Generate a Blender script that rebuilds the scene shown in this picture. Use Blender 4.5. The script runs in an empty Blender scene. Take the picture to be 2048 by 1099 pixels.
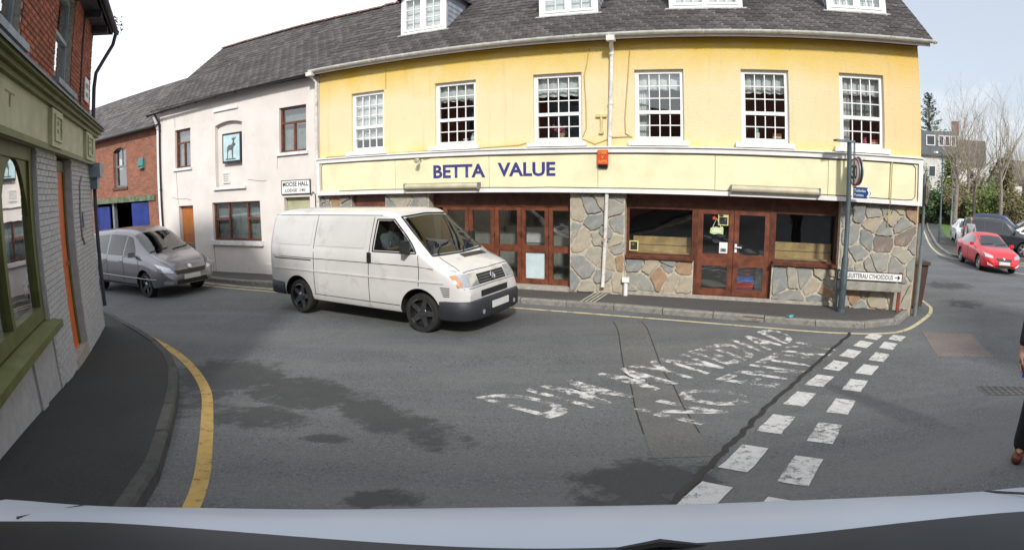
import bpy, bmesh, math, random
from mathutils import Vector, Matrix
from mathutils.bvhtree import BVHTree
import numpy as np

# ------------------------------------------------------------------ camera
scn = bpy.context.scene
COL = scn.collection
CAM_H = 2.4
F_PX, B3, PITCH, ROLL = 1118.8, -0.0138, 0.1662, -0.0084     # wide dash-cam lens, nearly equidistant
cd = bpy.data.cameras.new('dashcam')
cam = bpy.data.objects.new('dashcam', cd)
COL.objects.link(cam)
scn.render.engine = 'CYCLES'
cd.type = 'PANO'
cd.sensor_width = 36.0
cd.clip_start = 0.02
cd.clip_end = 2000.0
pm = 2048 / 36.0 / F_PX
cc = cd.cycles if hasattr(cd, 'cycles') and hasattr(cd.cycles, 'panorama_type') else cd
cc.panorama_type = 'FISHEYE_LENS_POLYNOMIAL'
cc.fisheye_fov = math.radians(170)
cc.fisheye_polynomial_k0 = 0.0
cc.fisheye_polynomial_k1 = -pm
cc.fisheye_polynomial_k2 = 0.0
cc.fisheye_polynomial_k3 = -B3 * pm ** 3
cc.fisheye_polynomial_k4 = 0.0
sr, cr, sp, cp = math.sin(ROLL), math.cos(ROLL), math.sin(PITCH), math.cos(PITCH)
rx_ = Vector((cr, sp * sr, cp * sr)); up_ = Vector((-sr, sp * cr, cp * cr)); fw_ = Vector((0, cp, -sp))
cam.matrix_world = Matrix(((rx_.x, up_.x, -fw_.x, 0), (rx_.y, up_.y, -fw_.y, 0), (rx_.z, up_.z, -fw_.z, CAM_H), (0, 0, 0, 1)))
scn.camera = cam

# ------------------------------------------------------------------ sky, sun, exposure
SUN_DIR = Vector((0.05, -0.75, 0.53)).normalized()           # towards the sun: behind the camera
world = bpy.data.worlds.new('World'); scn.world = world; world.use_nodes = True
wn, wl = world.node_tree.nodes, world.node_tree.links
wn.clear()
sky = wn.new('ShaderNodeTexSky'); sky.sky_type = 'NISHITA'; sky.sun_disc = False
sky.sun_elevation = math.asin(SUN_DIR.z); sky.sun_rotation = math.atan2(SUN_DIR.x, SUN_DIR.y)
sky.air_density = 1.0; sky.dust_density = 2.5; sky.ozone_density = 1.2
tc = wn.new('ShaderNodeTexCoord'); mp = wn.new('ShaderNodeMapping'); mp.inputs['Scale'].default_value = (1, 1, 1.9)
mp.inputs['Location'].default_value = (0.15, 0.0, 0.0)
nz = wn.new('ShaderNodeTexNoise'); nz.inputs['Scale'].default_value = 1.05; nz.inputs['Detail'].default_value = 7; nz.inputs['Roughness'].default_value = 0.55
cr_ = wn.new('ShaderNodeValToRGB'); cr_.color_ramp.elements[0].position = 0.40; cr_.color_ramp.elements[1].position = 0.56
cr_.color_ramp.elements[0].color = (0.42, 0.42, 0.42, 1)
dt = wn.new('ShaderNodeVectorMath'); dt.operation = 'DOT_PRODUCT'; dt.inputs[1].default_value = (-.62, .02, .30)   # the cloud bank lies to the left
ad = wn.new('ShaderNodeMath'); ad.operation = 'MULTIPLY_ADD'; ad.inputs[1].default_value = .36
mx = wn.new('ShaderNodeMix'); mx.data_type = 'RGBA'; mx.inputs['B'].default_value = (10.6, 11.1, 11.8, 1)
bg = wn.new('ShaderNodeBackground'); bg.inputs['Strength'].default_value = 0.095
wo = wn.new('ShaderNodeOutputWorld')
wl.new(tc.outputs['Generated'], mp.inputs['Vector']); wl.new(mp.outputs[0], nz.inputs['Vector'])
wl.new(tc.outputs['Generated'], dt.inputs[0]); wl.new(dt.outputs['Value'], ad.inputs[0]); wl.new(nz.outputs['Fac'], ad.inputs[2]); wl.new(ad.outputs[0], cr_.inputs['Fac']); wl.new(cr_.outputs[0], mx.inputs['Factor'])
wl.new(sky.outputs[0], mx.inputs['A']); wl.new(mx.outputs['Result'], bg.inputs['Color']); wl.new(bg.outputs[0], wo.inputs['Surface'])
sl = bpy.data.lights.new('sun', 'SUN'); sl.energy = 3.2; sl.angle = math.radians(4.5); sl.color = (1.0, 0.96, 0.9)
so = bpy.data.objects.new('sun', sl); COL.objects.link(so)
so.rotation_euler = (-SUN_DIR).to_track_quat('-Z', 'Y').to_euler(); so.location = (0, 0, 30)
vs_ = scn.view_settings
vs_.view_transform = 'Standard'; vs_.look = 'None'; vs_.gamma = 1.0; vs_.use_curve_mapping = False
vs_.exposure = 0.3
scn.cycles.max_bounces = 6; scn.cycles.transparent_max_bounces = 12

# ------------------------------------------------------------------ helpers
RND = random.Random(7)
R = math.radians
def empty(name, loc=(0, 0, 0), rz=0.0):
    o = bpy.data.objects.new(name, None); o.empty_display_size = 0.2
    COL.objects.link(o); o.location = loc; o.rotation_euler = (0, 0, rz); return o
def tag(o, label, cat, group=None):
    o['label'] = label; o['category'] = cat
    if group: o['group'] = group
    return o
def thing(name, label, cat, loc=(0, 0, 0), rz=0.0, group=None):
    return tag(empty(name, loc, rz), label, cat, group)
def struct(o): o['kind'] = 'structure'; return o

class MB:
    def __init__(s): s.v = []; s.f = []
    def add(s, vs, fs):
        b = len(s.v); s.v += [tuple(p) for p in vs]; s.f += [tuple(b + i for i in f) for f in fs]; return s
    def quad(s, a, b, c, d): return s.add((a, b, c, d), ((0, 1, 2, 3),))
    def box(s, x0, x1, y0, y1, z0, z1):
        return s.add(((x0,y0,z0),(x1,y0,z0),(x1,y1,z0),(x0,y1,z0),(x0,y0,z1),(x1,y0,z1),(x1,y1,z1),(x0,y1,z1)),
                     ((3,2,1,0),(4,5,6,7),(0,1,5,4),(1,2,6,5),(2,3,7,6),(3,0,4,7)))
    def obox(s, M, sx, sy, sz):
        vs = [M @ Vector((a*sx/2, b*sy/2, c*sz/2)) for c in (-1,1) for a, b in ((-1,-1),(1,-1),(1,1),(-1,1))]
        return s.add(vs, ((3,2,1,0),(4,5,6,7),(0,1,5,4),(1,2,6,5),(2,3,7,6),(3,0,4,7)))
    def tube(s, pts, r, n=8, caps=True):
        pts = [Vector(p) for p in pts]
        rs = r if isinstance(r, (list, tuple)) else [r] * len(pts)
        b = len(s.v); prev = None
        for i, p in enumerate(pts):
            t = (pts[min(i+1, len(pts)-1)] - pts[max(i-1, 0)]).normalized()
            ref = prev if prev is not None else (Vector((0,0,1)) if abs(t.z) < 0.9 else Vector((1,0,0)))
            a = t.cross(ref); a = a.normalized() if a.length > 1e-6 else t.orthogonal().normalized()
            c = a.cross(t).normalized(); prev = c
            for k in range(n):
                w = 2*math.pi*k/n
                s.v.append(tuple(p + (a*math.cos(w) + c*math.sin(w)) * rs[i]))
        for i in range(len(pts)-1):
            for k in range(n):
                k2 = (k+1) % n
                s.f.append((b+i*n+k, b+i*n+k2, b+(i+1)*n+k2, b+(i+1)*n+k))
        if caps:
            s.f.append(tuple(b+k for k in range(n))[::-1]); e = b+(len(pts)-1)*n
            s.f.append(tuple(e+k for k in range(n)))
        return s
    def lathe(s, prof, M, n=24, caps=True):                      # prof: (r, h) revolved about local z of M
        b = len(s.v)
        for r, h in prof:
            for k in range(n):
                w = 2*math.pi*k/n; s.v.append(tuple(M @ Vector((r*math.cos(w), r*math.sin(w), h))))
        for i in range(len(prof)-1):
            for k in range(n):
                k2 = (k+1) % n; s.f.append((b+i*n+k, b+i*n+k2, b+(i+1)*n+k2, b+(i+1)*n+k))
        if not caps: return s
        if prof[0][0] > 1e-6: s.f.append(tuple(b+k for k in range(n))[::-1])
        if prof[-1][0] > 1e-6: e = b+(len(prof)-1)*n; s.f.append(tuple(e+k for k in range(n)))
        return s
    def prism(s, poly, y0, y1):                        # poly in (x, z), extruded along y
        n = len(poly)
        return s.add([(x, y0, z) for x, z in poly] + [(x, y1, z) for x, z in poly],
                     [tuple(range(n)), tuple(range(2*n-1, n-1, -1))] + [(i, n+i, n+(i+1) % n, (i+1) % n) for i in range(n)])
    def mesh(s, name, m=None, smooth=None):
        me = bpy.data.meshes.new(name); me.from_pydata(s.v, [], s.f)
        if smooth is not None:
            me.shade_smooth()
            me.set_sharp_from_angle(angle=R(smooth))
        if m: me.materials.append(M_(m) if isinstance(m, str) else m)
        return me
    def build(s, name, m, parent=None, smooth=None, fix=False):
        me = s.mesh(name, m, smooth)
        if fix: recalc(me)
        return link(name, me, parent)
def recalc(me):
    bm = bmesh.new(); bm.from_mesh(me); bmesh.ops.recalc_face_normals(bm, faces=bm.faces); bm.to_mesh(me); bm.free()
def link(name, me, parent=None, loc=None):
    o = bpy.data.objects.new(name, me); COL.objects.link(o)
    if parent: o.parent = parent
    if loc is not None: o.location = loc
    return o
def copy_tree(o, parent=None):
    c = o.copy(); COL.objects.link(c); c.parent = parent
    for ch in o.children: copy_tree(ch, c)
    return c
def catmull(pts, k=6):
    P = [np.array(p, float) for p in pts]; P = [2*P[0]-P[1]] + P + [2*P[-1]-P[-2]]; out = []
    for i in range(1, len(P)-2):
        for j in range(k):
            t = j/k; a, b, c, d = P[i-1:i+3]
            out.append(.5*((2*b)+(c-a)*t+(2*a-5*b+4*c-d)*t*t+(3*b-a-3*c+d)*t**3))
    out.append(P[-2]); return out
def zg(x, y):                                          # height of the ground: the side street drops to the junction
    r = (6.3 - y) / .6
    ramp = .6 * (math.log1p(math.exp(r)) if r < 30 else r)
    ramp = min(ramp, 9.0)
    return .13*ramp + .015*min(0, max(x, -14)+2) - .03*min(max(0, x-9), 10)

# ------------------------------------------------------------------ materials
MATS = {}
def M_(n): return MATS[n]
def nt(name):
    m = bpy.data.materials.new(name); m.use_nodes = True; MATS[name] = m
    n = m.node_tree.nodes; l = m.node_tree.links
    return m, n, l, n['Principled BSDF']
def noise(n, l, vec, scale, detail=5, rough=.6):
    t = n.new('ShaderNodeTexNoise'); t.inputs['Scale'].default_value = scale
    t.inputs['Detail'].default_value = detail; t.inputs['Roughness'].default_value = rough
    l.new(vec, t.inputs['Vector']); return t.outputs['Fac']
def ramp(n, l, fac, stops):
    r = n.new('ShaderNodeValToRGB'); e = r.color_ramp.elements
    while len(e) < len(stops): e.new(0.5)
    for i, (p, c) in enumerate(stops):
        e[i].position = p; e[i].color = (c, c, c, 1) if isinstance(c, (int, float)) else (*c, 1)
    l.new(fac, r.inputs['Fac']); return r.outputs['Color']
def mix(n, l, fac, a, b, mode='MIX'):
    m = n.new('ShaderNodeMix'); m.data_type = 'RGBA'; m.blend_type = mode
    for s, v in (('Factor', fac), ('A', a), ('B', b)):
        if isinstance(v, (int, float)): m.inputs[s].default_value = v
        elif isinstance(v, (tuple, list)): m.inputs[s].default_value = (*v, 1) if len(v) == 3 else v
        else: l.new(v, m.inputs[s])
    return m.outputs['Result']
def math_(n, l, op, a, b=None, clamp=False):
    m = n.new('ShaderNodeMath'); m.operation = op; m.use_clamp = clamp
    for i, v in enumerate((a, b)):
        if v is None: continue
        if isinstance(v, (int, float)): m.inputs[i].default_value = v
        else: l.new(v, m.inputs[i])
    return m.outputs[0]
def bump(n, l, p, h, strength=.3, dist=.01):
    b = n.new('ShaderNodeBump'); b.inputs['Strength'].default_value = strength; b.inputs['Distance'].default_value = dist
    l.new(h, b.inputs['Height']); l.new(b.outputs[0], p.inputs['Normal'])
def mat(name, c, r=.6, var=.12, scale=5, c2=None, bmp=0, bs=80, metal=0, rnd=0, coat=0, dirt=None, bd=.01):
    m, n, l, p = nt(name)
    tcn = n.new('ShaderNodeTexCoord'); v = tcn.outputs['Object']
    f = noise(n, l, v, scale)
    c2 = c2 or tuple(x*(1-var*2) for x in c)
    ch = tuple(min(1, x*(1+var)) for x in c)
    col = mix(n, l, ramp(n, l, f, ((.33, 0), (.67, 1))), c2, ch)
    if dirt:
        d = noise(n, l, v, dirt[1], 8, .65)
        col = mix(n, l, ramp(n, l, d, ((dirt[2], 0), (dirt[2]+.12, 1))), col, dirt[0])
    if rnd:
        oi = n.new('ShaderNodeObjectInfo'); hs = n.new('ShaderNodeHueSaturation')
        geo = n.new('ShaderNodeNewGeometry')
        s = math_(n, l, 'ADD', oi.outputs['Random'], geo.outputs['Random Per Island'])
        s = math_(n, l, 'FRACT', s)
        l.new(math_(n, l, 'ADD', math_(n, l, 'MULTIPLY', s, 2*rnd), 1-rnd), hs.inputs['Value']); l.new(col, hs.inputs['Color']); col = hs.outputs[0]
    l.new(col, p.inputs['Base Color']); p.inputs['Roughness'].default_value = r; p.inputs['Metallic'].default_value = metal
    if coat: p.inputs['Coat Weight'].default_value = coat; p.inputs['Coat Roughness'].default_value = .06
    if bmp: bump(n, l, p, noise(n, l, v, bs, 4), bmp, bd)
    return m
def glass(name, tint=(.86, .9, .9), refl=1.0, rough=.01):
    m, n, l, p = nt(name); n.remove(p)
    fr = n.new('ShaderNodeFresnel'); fr.inputs['IOR'].default_value = 1.5
    geo = n.new('ShaderNodeNewGeometry'); tcn = n.new('ShaderNodeTexCoord')
    f = math_(n, l, 'MULTIPLY', fr.outputs[0], 2.2*refl); f = math_(n, l, 'ADD', f, .02*refl, True)
    f = math_(n, l, 'MULTIPLY', f, math_(n, l, 'SUBTRACT', 1.0, geo.outputs['Backfacing']))      # inner faces of a pane add no second mirror
    tr = n.new('ShaderNodeBsdfTransparent'); tr.inputs['Color'].default_value = (*tint, 1)
    gl = n.new('ShaderNodeBsdfGlossy'); gl.inputs['Roughness'].default_value = rough
    b = n.new('ShaderNodeBump'); b.inputs['Strength'].default_value = .08; b.inputs['Distance'].default_value = .02
    l.new(noise(n, l, tcn.outputs['Object'], 1.7, 2), b.inputs['Height']); l.new(b.outputs[0], gl.inputs['Normal'])
    ms = n.new('ShaderNodeMixShader'); l.new(f, ms.inputs[0]); l.new(tr.outputs[0], ms.inputs[1]); l.new(gl.outputs[0], ms.inputs[2])
    l.new(ms.outputs[0], n['Material Output'].inputs['Surface']); return m

glass('window_glass', (.90, .93, .93), 1.8); glass('car_glass', (.62, .67, .67), .7); glass('screen_glass', (.55, .61, .61), .45); glass('mpv_glass', (.34, .38, .38), .8); glass('dark_glass', (.16, .18, .19), 1.0)
mat('white_paint', (.74, .73, .72), .45, .05, 3, dirt=((.5, .48, .44), 3, .62))
mat('white_upvc', (.80, .80, .80), .3, .03, 3)
mat('gutter_white', (.68, .67, .63), .5, .12, 6, dirt=((.25, .24, .17), 5, .6))
mat('sill_white', (.72, .71, .69), .6, .08, 6, dirt=((.42, .40, .34), 9, .6), bmp=.2)
mat('black_plastic', (.018, .018, .02), .45, .2, 6)
mat('black_rubber', (.014, .014, .014), .75, .2, 9)
mat('blue_letter', (.035, .04, .20), .5, .15, 12)
mat('black_letter', (.02, .02, .022), .6, .1, 9)
mat('timber_brown', (.115, .036, .018), .42, .25, 7, bmp=.15)
mat('timber_red', (.16, .048, .024), .45, .25, 6, bmp=.15)
mat('door_orange', (.42, .13, .02), .45, .15, 2, bmp=.1)
mat('door_orange_bright', (.62, .12, .012), .4, .1, 2)
mat('green_frame', (.095, .105, .022), .5, .15, 4, bmp=.1)
mat('green_sill', (.115, .13, .03), .5, .15, 4, bmp=.1)
mat('cream_fascia', (.43, .42, .27), .6, .1, 3, dirt=((.3, .29, .18), 4, .62), bmp=.15)
mat('lead', (.16, .18, .20), .55, .2, 6, bmp=.3, bs=20)
mat('lead_pale', (.36, .36, .34), .7, .2, 6, bmp=.3, bs=20)
mat('dormer_cheek', (.34, .37, .43), .7, .12, 5, bmp=.3, bs=25)
mat('grey_sill', (.22, .27, .31), .5, .15, 5)
mat('mortar', (.40, .36, .30), .95, .15, 20, bmp=.6, bs=120)
mat('mortar_pale', (.47, .425, .34), .95, .15, 15, bmp=.7, bs=90)
mat('red_brick', (.30, .088, .042), .9, .3, 14, c2=(.16, .05, .03), bmp=.5, bs=120, rnd=.28)
mat('white_brick', (.44, .435, .44), .75, .08, 7, dirt=((.3, .28, .26), 5, .66), bmp=.4, bs=90, rnd=.05)
mat('slate', (.062, .053, .052), .85, .3, 9, dirt=((.19, .18, .15), 13, .585), bmp=.8, bs=40, rnd=.42)
mat('slate_grey', (.088, .078, .078), .85, .3, 7, dirt=((.21, .20, .19), 7, .57), bmp=.8, bs=40, rnd=.42)
mat('ridge_tile', (.17, .09, .075), .85, .2, 9, bmp=.3)
mat('concrete', (.36, .33, .28), .9, .15, 12, dirt=((.2, .18, .14), 6, .6), bmp=.4, bs=60)
mat('kerb_stone', (.21, .20, .18), .9, .15, 9, dirt=((.11, .10, .085), 5, .58), bmp=.4, bs=70, rnd=.12)
mat('grey_metal', (.21, .23, .24), .5, .1, 6, metal=.3)
mat('pole_grey', (.135, .17, .18), .55, .2, 3, dirt=((.07, .07, .07), 3, .6))
mat('pole_blue', (.055, .08, .095), .5, .2, 3)
mat('rust_pipe', (.62, .59, .56), .6, .08, 3, dirt=((.30, .11, .03), 7, .56))
mat('beige_box', (.46, .42, .30), .5, .1, 4)
mat('alarm_red', (.62, .07, .02), .4, .1, 5)
mat('alarm_yellow', (.80, .38, .05), .5, .05, 5)
mat('sign_white', (.78, .78, .76), .4, .04, 3)
mat('sign_red', (.55, .03, .03), .4, .06, 3)
mat('sign_blue', (.008, .045, .16), .4, .06, 3)
mat('cable', (.45, .37, .16), .7, .1, 5)
mat('cable_dark', (.05, .045, .035), .7, .1, 5)
mat('blue_door', (.012, .028, .19), .55, .2, 3, bmp=.2)
mat('green_beam', (.13, .16, .10), .8, .3, 5, bmp=.3)
mat('teal_box', (.05, .22, .22), .5, .1, 5)
mat('dark_room', (.085, .085, .085), .9, .1, 2)
mat('room_wall', (.20, .18, .15), .9, .1, 2)
mat('curtain', (.80, .79, .77), .9, .06, 8, bmp=.2)
mat('bench_wood', (.60, .40, .17), .6, .2, 3)
mat('paper', (.75, .74, .70), .7, .04, 6)
mat('paper_yellow', (.62, .60, .22), .7, .05, 6)
mat('frosted', (.50, .60, .62), .35, .06, 5, dirt=((.7, .7, .66), 8, .66))
mat('grey_board', (.30, .29, .25), .8, .15, 3)
mat('red_box', (.5, .03, .02), .5, .1, 5); mat('blue_box', (.04, .10, .40), .5, .1, 5)
mat('pink', (.6, .12, .16), .6, .1, 5); mat('aqua', (.10, .42, .45), .5, .1, 5)
mat('oak_picture', (.46, .62, .66), .6, .08, 5); mat('moose', (.11, .12, .11), .7, .2, 20)
mat('skin', (.42, .22, .15), .55, .08, 9); mat('hair', (.05, .03, .02), .7, .2, 40)
mat('cloth_black', (.012, .012, .015), .85, .2, 20, bmp=.3, bs=60); mat('shoe_brown', (.12, .028, .016), .5, .15, 12)
mat('cloth_grey', (.30, .31, .33), .85, .15, 9, bmp=.3, bs=40); mat('bright_blue', (.02, .05, .45), .4, .1, 5)
mat('grass', (.085, .16, .025), .9, .2, 3); mat('rubber_tyre', (.016, .016, .016), .8, .2, 9)
mat('rim_black', (.17, .17, .18), .22, .1, 9, metal=.9, coat=.5); mat('rim_silver', (.45, .45, .46), .3, .05, 9, metal=.8)
mat('lamp_clear', (.55, .57, .6), .12, .05, 9, metal=.6, coat=1); mat('lamp_amber', (.50, .25, .13), .15, .1, 9, coat=1)
mat('chrome', (.7, .7, .72), .12, .02, 9, metal=1.0)
mat('number_plate', (.62, .62, .60), .4, .03, 9)
def paint(name, c, metal=0.0, rough=.35, dirt=None): return mat(name, c, rough, .03, 2, metal=metal, coat=.8, dirt=dirt)
paint('van_white', (.57, .56, .545), 0, .4, dirt=((.47, .45, .41), 2.2, .56)); paint('mpv_mauve', (.215, .205, .225), .55, .28)
paint('car_red', (.62, .012, .022), .1); paint('car_dark', (.016, .02, .026), .1); paint('car_white', (.72, .72, .71)); paint('car_blue', (.012, .03, .10), .2); paint('car_silver', (.32, .33, .35), .6)
mat('bonnet_white', (.43, .48, .55), .35, .03, 2)
mat('net_grey', (.26, .29, .28), .9, .15, 6)
mat('grey_window', (.25, .29, .31), .5, .1, 5)
mat('eave_dark', (.05, .05, .065), .7, .2, 5)
mat('plaque_green', (.50, .62, .30), .6, .08, 5)
mat('plate_grey', (.30, .29, .25), .8, .2, 4)
mat('post_red', (.25, .04, .03), .6, .2, 4)
mat('bin_brown', (.06, .035, .025), .6, .1, 4)
mat('bumper_black', (.022, .026, .034), .55, .15, 6)
mat('dark_glass_solid', (.012, .015, .018), .05, .1, 3, coat=1)
mat('hair_fair', (.36, .25, .14), .7, .2, 40)
mat('bracket_cream', (.66, .54, .25), .8, .1, 5)
mat('dash_black', (.012, .013, .015), .5, .2, 5)

# yellow render: paint bleached pale lower down, deeper under the eaves from kept yellow and painted-in eaves shade, roughcast relief
def facade_yellow():
    m, n, l, p = nt('yellow_render')
    t = n.new('ShaderNodeTexCoord'); v = t.outputs['Object']
    sx = n.new('ShaderNodeSeparateXYZ'); l.new(v, sx.inputs[0])
    w = noise(n, l, v, 1.1, 6); w2 = noise(n, l, v, 7, 5)
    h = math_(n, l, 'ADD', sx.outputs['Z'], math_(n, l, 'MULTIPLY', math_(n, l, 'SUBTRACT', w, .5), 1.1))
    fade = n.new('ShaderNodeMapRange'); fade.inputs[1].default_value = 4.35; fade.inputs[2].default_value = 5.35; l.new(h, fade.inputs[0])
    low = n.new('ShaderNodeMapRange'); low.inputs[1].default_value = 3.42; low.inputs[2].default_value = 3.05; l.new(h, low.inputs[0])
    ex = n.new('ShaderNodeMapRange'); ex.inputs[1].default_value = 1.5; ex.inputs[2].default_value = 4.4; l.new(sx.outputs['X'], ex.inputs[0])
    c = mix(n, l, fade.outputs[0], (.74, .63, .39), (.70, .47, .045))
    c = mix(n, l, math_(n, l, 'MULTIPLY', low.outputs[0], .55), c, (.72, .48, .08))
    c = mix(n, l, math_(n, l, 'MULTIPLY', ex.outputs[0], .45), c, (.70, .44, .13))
    c = mix(n, l, ramp(n, l, w2, ((.62, 0), (.78, .25))), c, (.60, .45, .2))
    mp2 = n.new('ShaderNodeMapping'); mp2.inputs['Scale'].default_value = (5.5, 5.5, .45); l.new(v, mp2.inputs[0])
    st = noise(n, l, mp2.outputs[0], 1.0, 6, .7)                       # rain streaks
    c = mix(n, l, ramp(n, l, st, ((.56, 0), (.74, .45))), c, (.50, .37, .17))
    c = mix(n, l, ramp(n, l, noise(n, l, v, 2.3, 8, .75), ((.60, 0), (.70, .35))), c, (.78, .70, .50))
    l.new(c, p.inputs['Base Color']); p.inputs['Roughness'].default_value = .9
    bump(n, l, p, noise(n, l, v, 42, 3), .8, .02)
facade_yellow()
mat('fascia_cream', (.78, .72, .47), .55, .06, 2, dirt=((.66, .52, .12), 4.1, .66), bmp=.15, bs=30)
mat('pink_render', (.68, .63, .595), .9, .05, 1.2, dirt=((.56, .49, .42), 2.2, .62), bmp=.35, bs=45)

def stone_mat():
    m, n, l, p = nt('crazy_stone')
    t = n.new('ShaderNodeTexCoord'); v = t.outputs['Object']; oi = n.new('ShaderNodeObjectInfo')
    geo = n.new('ShaderNodeNewGeometry')
    base = n.new('ShaderNodeValToRGB'); cr2 = base.color_ramp; cr2.interpolation = 'CONSTANT'
    cols = ((0, (.30, .305, .285)), (.20, (.345, .34, .30)), (.38, (.40, .37, .30)), (.52, (.265, .28, .27)), (.68, (.44, .385, .295)), (.87, (.38, .25, .15)), (.94, (.24, .20, .17)))
    while len(cr2.elements) < len(cols): cr2.elements.new(.5)
    for i, (a, c) in enumerate(cols): cr2.elements[i].position = a; cr2.elements[i].color = (*c, 1)
    l.new(oi.outputs['Random'], base.inputs[0])
    f = noise(n, l, v, 6, 7, .65); f2 = noise(n, l, v, 2.5, 6)
    c = mix(n, l, ramp(n, l, f, ((.35, .55), (.7, 1.25))), (0, 0, 0), base.outputs[0], 'MIX')
    c = mix(n, l, 1.0, base.outputs[0], ramp(n, l, f, ((.3, .62), (.7, 1.0))), 'MULTIPLY')
    c = mix(n, l, ramp(n, l, f2, ((.58, 0), (.70, .8))), c, (.34, .20, .10))
    c = mix(n, l, ramp(n, l, noise(n, l, v, 3.7, 7, .7), ((.56, 0), (.66, .55))), c, (.42, .38, .31))
    l.new(c, p.inputs['Base Color']); p.inputs['Roughness'].default_value = .8
    bump(n, l, p, noise(n, l, v, 22, 6), .5, .01)
stone_mat()

def brick_tex(name, c1, c2, mortar, s=1.0):
    m, n, l, p = nt(name)
    t = n.new('ShaderNodeTexCoord'); mpn = n.new('ShaderNodeMapping'); mpn.inputs['Rotation'].default_value = (R(90), 0, 0)
    b = n.new('ShaderNodeTexBrick'); b.inputs['Scale'].default_value = 1.0
    b.inputs['Brick Width'].default_value = .225; b.inputs['Row Height'].default_value = .075; b.inputs['Mortar Size'].default_value = .007
    b.inputs['Color1'].default_value = (*c1, 1); b.inputs['Color2'].default_value = (*c2, 1); b.inputs['Mortar'].default_value = (*mortar, 1)
    l.new(t.outputs['Object'], mpn.inputs[0]); l.new(mpn.outputs[0], b.inputs['Vector'])
    f = noise(n, l, t.outputs['Object'], 3.5, 8, .7)
    c = mix(n, l, ramp(n, l, f, ((.30, .6), (.66, 1.15))), (.08, .03, .02), b.outputs['Color'])
    c = mix(n, l, ramp(n, l, f, ((.63, 0), (.7, .6))), c, (.45, .36, .26))
    l.new(c, p.inputs['Base Color']); p.inputs['Roughness'].default_value = .9
    bump(n, l, p, b.outputs['Fac'], -.4, .01)
brick_tex('far_brick', (.31, .11, .06), (.21, .075, .045), (.22, .16, .12))

def asphalt(name, base, stains_shade=(), fine=1.0, wet=None):
    m, n, l, p = nt(name)
    t = n.new('ShaderNodeTexCoord'); v = t.outputs['Object']
    f1 = noise(n, l, v, .55, 6); f2 = noise(n, l, v, 75, 3, .8); f3 = noise(n, l, v, 3.2, 7, .65); f4 = noise(n, l, v, 240, 2, .7)
    c = mix(n, l, ramp(n, l, f1, ((.35, 0), (.68, 1))), tuple(x*.80 for x in base), tuple(x*1.22 for x in base))
    c = mix(n, l, ramp(n, l, f3, ((.36, .35), (.6, 0))), c, tuple(x*.62 for x in base))
    c = mix(n, l, ramp(n, l, f2, ((.38, .85), (.52, 0))), c, tuple(x*.40 for x in base))
    c = mix(n, l, ramp(n, l, f4, ((.58, 0), (.70, .7))), c, tuple(x*2.3 for x in base))
    c = mix(n, l, ramp(n, l, noise(n, l, v, 30, 2, .6), ((.33, .9), (.43, 0))), c, tuple(x*.30 for x in base))    # open pits
    c = mix(n, l, ramp(n, l, noise(n, l, v, 47, 1, .5), ((.60, 0), (.68, .6))), c, tuple(x*1.9 for x in base))     # pale chippings
    mp3 = n.new('ShaderNodeMapping'); mp3.inputs['Rotation'].default_value = (0, 0, R(27)); mp3.inputs['Scale'].default_value = (.12, .9, 1); l.new(v, mp3.inputs[0])
    c = mix(n, l, ramp(n, l, noise(n, l, mp3.outputs[0], 1.0, 4), ((.45, 0), (.68, .55))), c, (base[0]*1.40, base[1]*1.34, base[2]*1.25))   # worn, dusty wheel tracks
    rough = None
    sx = n.new('ShaderNodeSeparateXYZ'); l.new(v, sx.inputs[0])
    tot = None
    for (x, y, ax, ay, ang, depth) in stains_shade:          # oil and damp patches, plus painted street shadows, with ragged outlines
        ca, sa = math.cos(ang), math.sin(ang)
        dx = math_(n, l, 'SUBTRACT', sx.outputs['X'], x); dy = math_(n, l, 'SUBTRACT', sx.outputs['Y'], y)
        a = math_(n, l, 'DIVIDE', math_(n, l, 'ADD', math_(n, l, 'MULTIPLY', dx, ca), math_(n, l, 'MULTIPLY', dy, sa)), ax)
        b = math_(n, l, 'DIVIDE', math_(n, l, 'SUBTRACT', math_(n, l, 'MULTIPLY', dy, ca), math_(n, l, 'MULTIPLY', dx, sa)), ay)
        d = math_(n, l, 'ADD', math_(n, l, 'MULTIPLY', a, a), math_(n, l, 'MULTIPLY', b, b))
        d = math_(n, l, 'MULTIPLY', math_(n, l, 'SUBTRACT', 1.0, d, True), depth)
        tot = d if tot is None else math_(n, l, 'MAXIMUM', tot, d)
    p.inputs['Roughness'].default_value = .82
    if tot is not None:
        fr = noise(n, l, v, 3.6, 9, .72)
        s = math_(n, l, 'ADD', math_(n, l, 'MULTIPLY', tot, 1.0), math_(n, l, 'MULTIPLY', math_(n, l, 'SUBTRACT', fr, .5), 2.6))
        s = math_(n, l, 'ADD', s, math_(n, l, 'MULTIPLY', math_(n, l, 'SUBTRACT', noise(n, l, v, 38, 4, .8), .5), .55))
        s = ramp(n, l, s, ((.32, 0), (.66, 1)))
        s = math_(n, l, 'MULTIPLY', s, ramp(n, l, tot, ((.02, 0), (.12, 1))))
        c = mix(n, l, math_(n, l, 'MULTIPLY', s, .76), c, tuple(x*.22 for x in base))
    l.new(c, p.inputs['Base Color'])
    bump(n, l, p, f2, .55*fine, .012)
    return m
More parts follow.
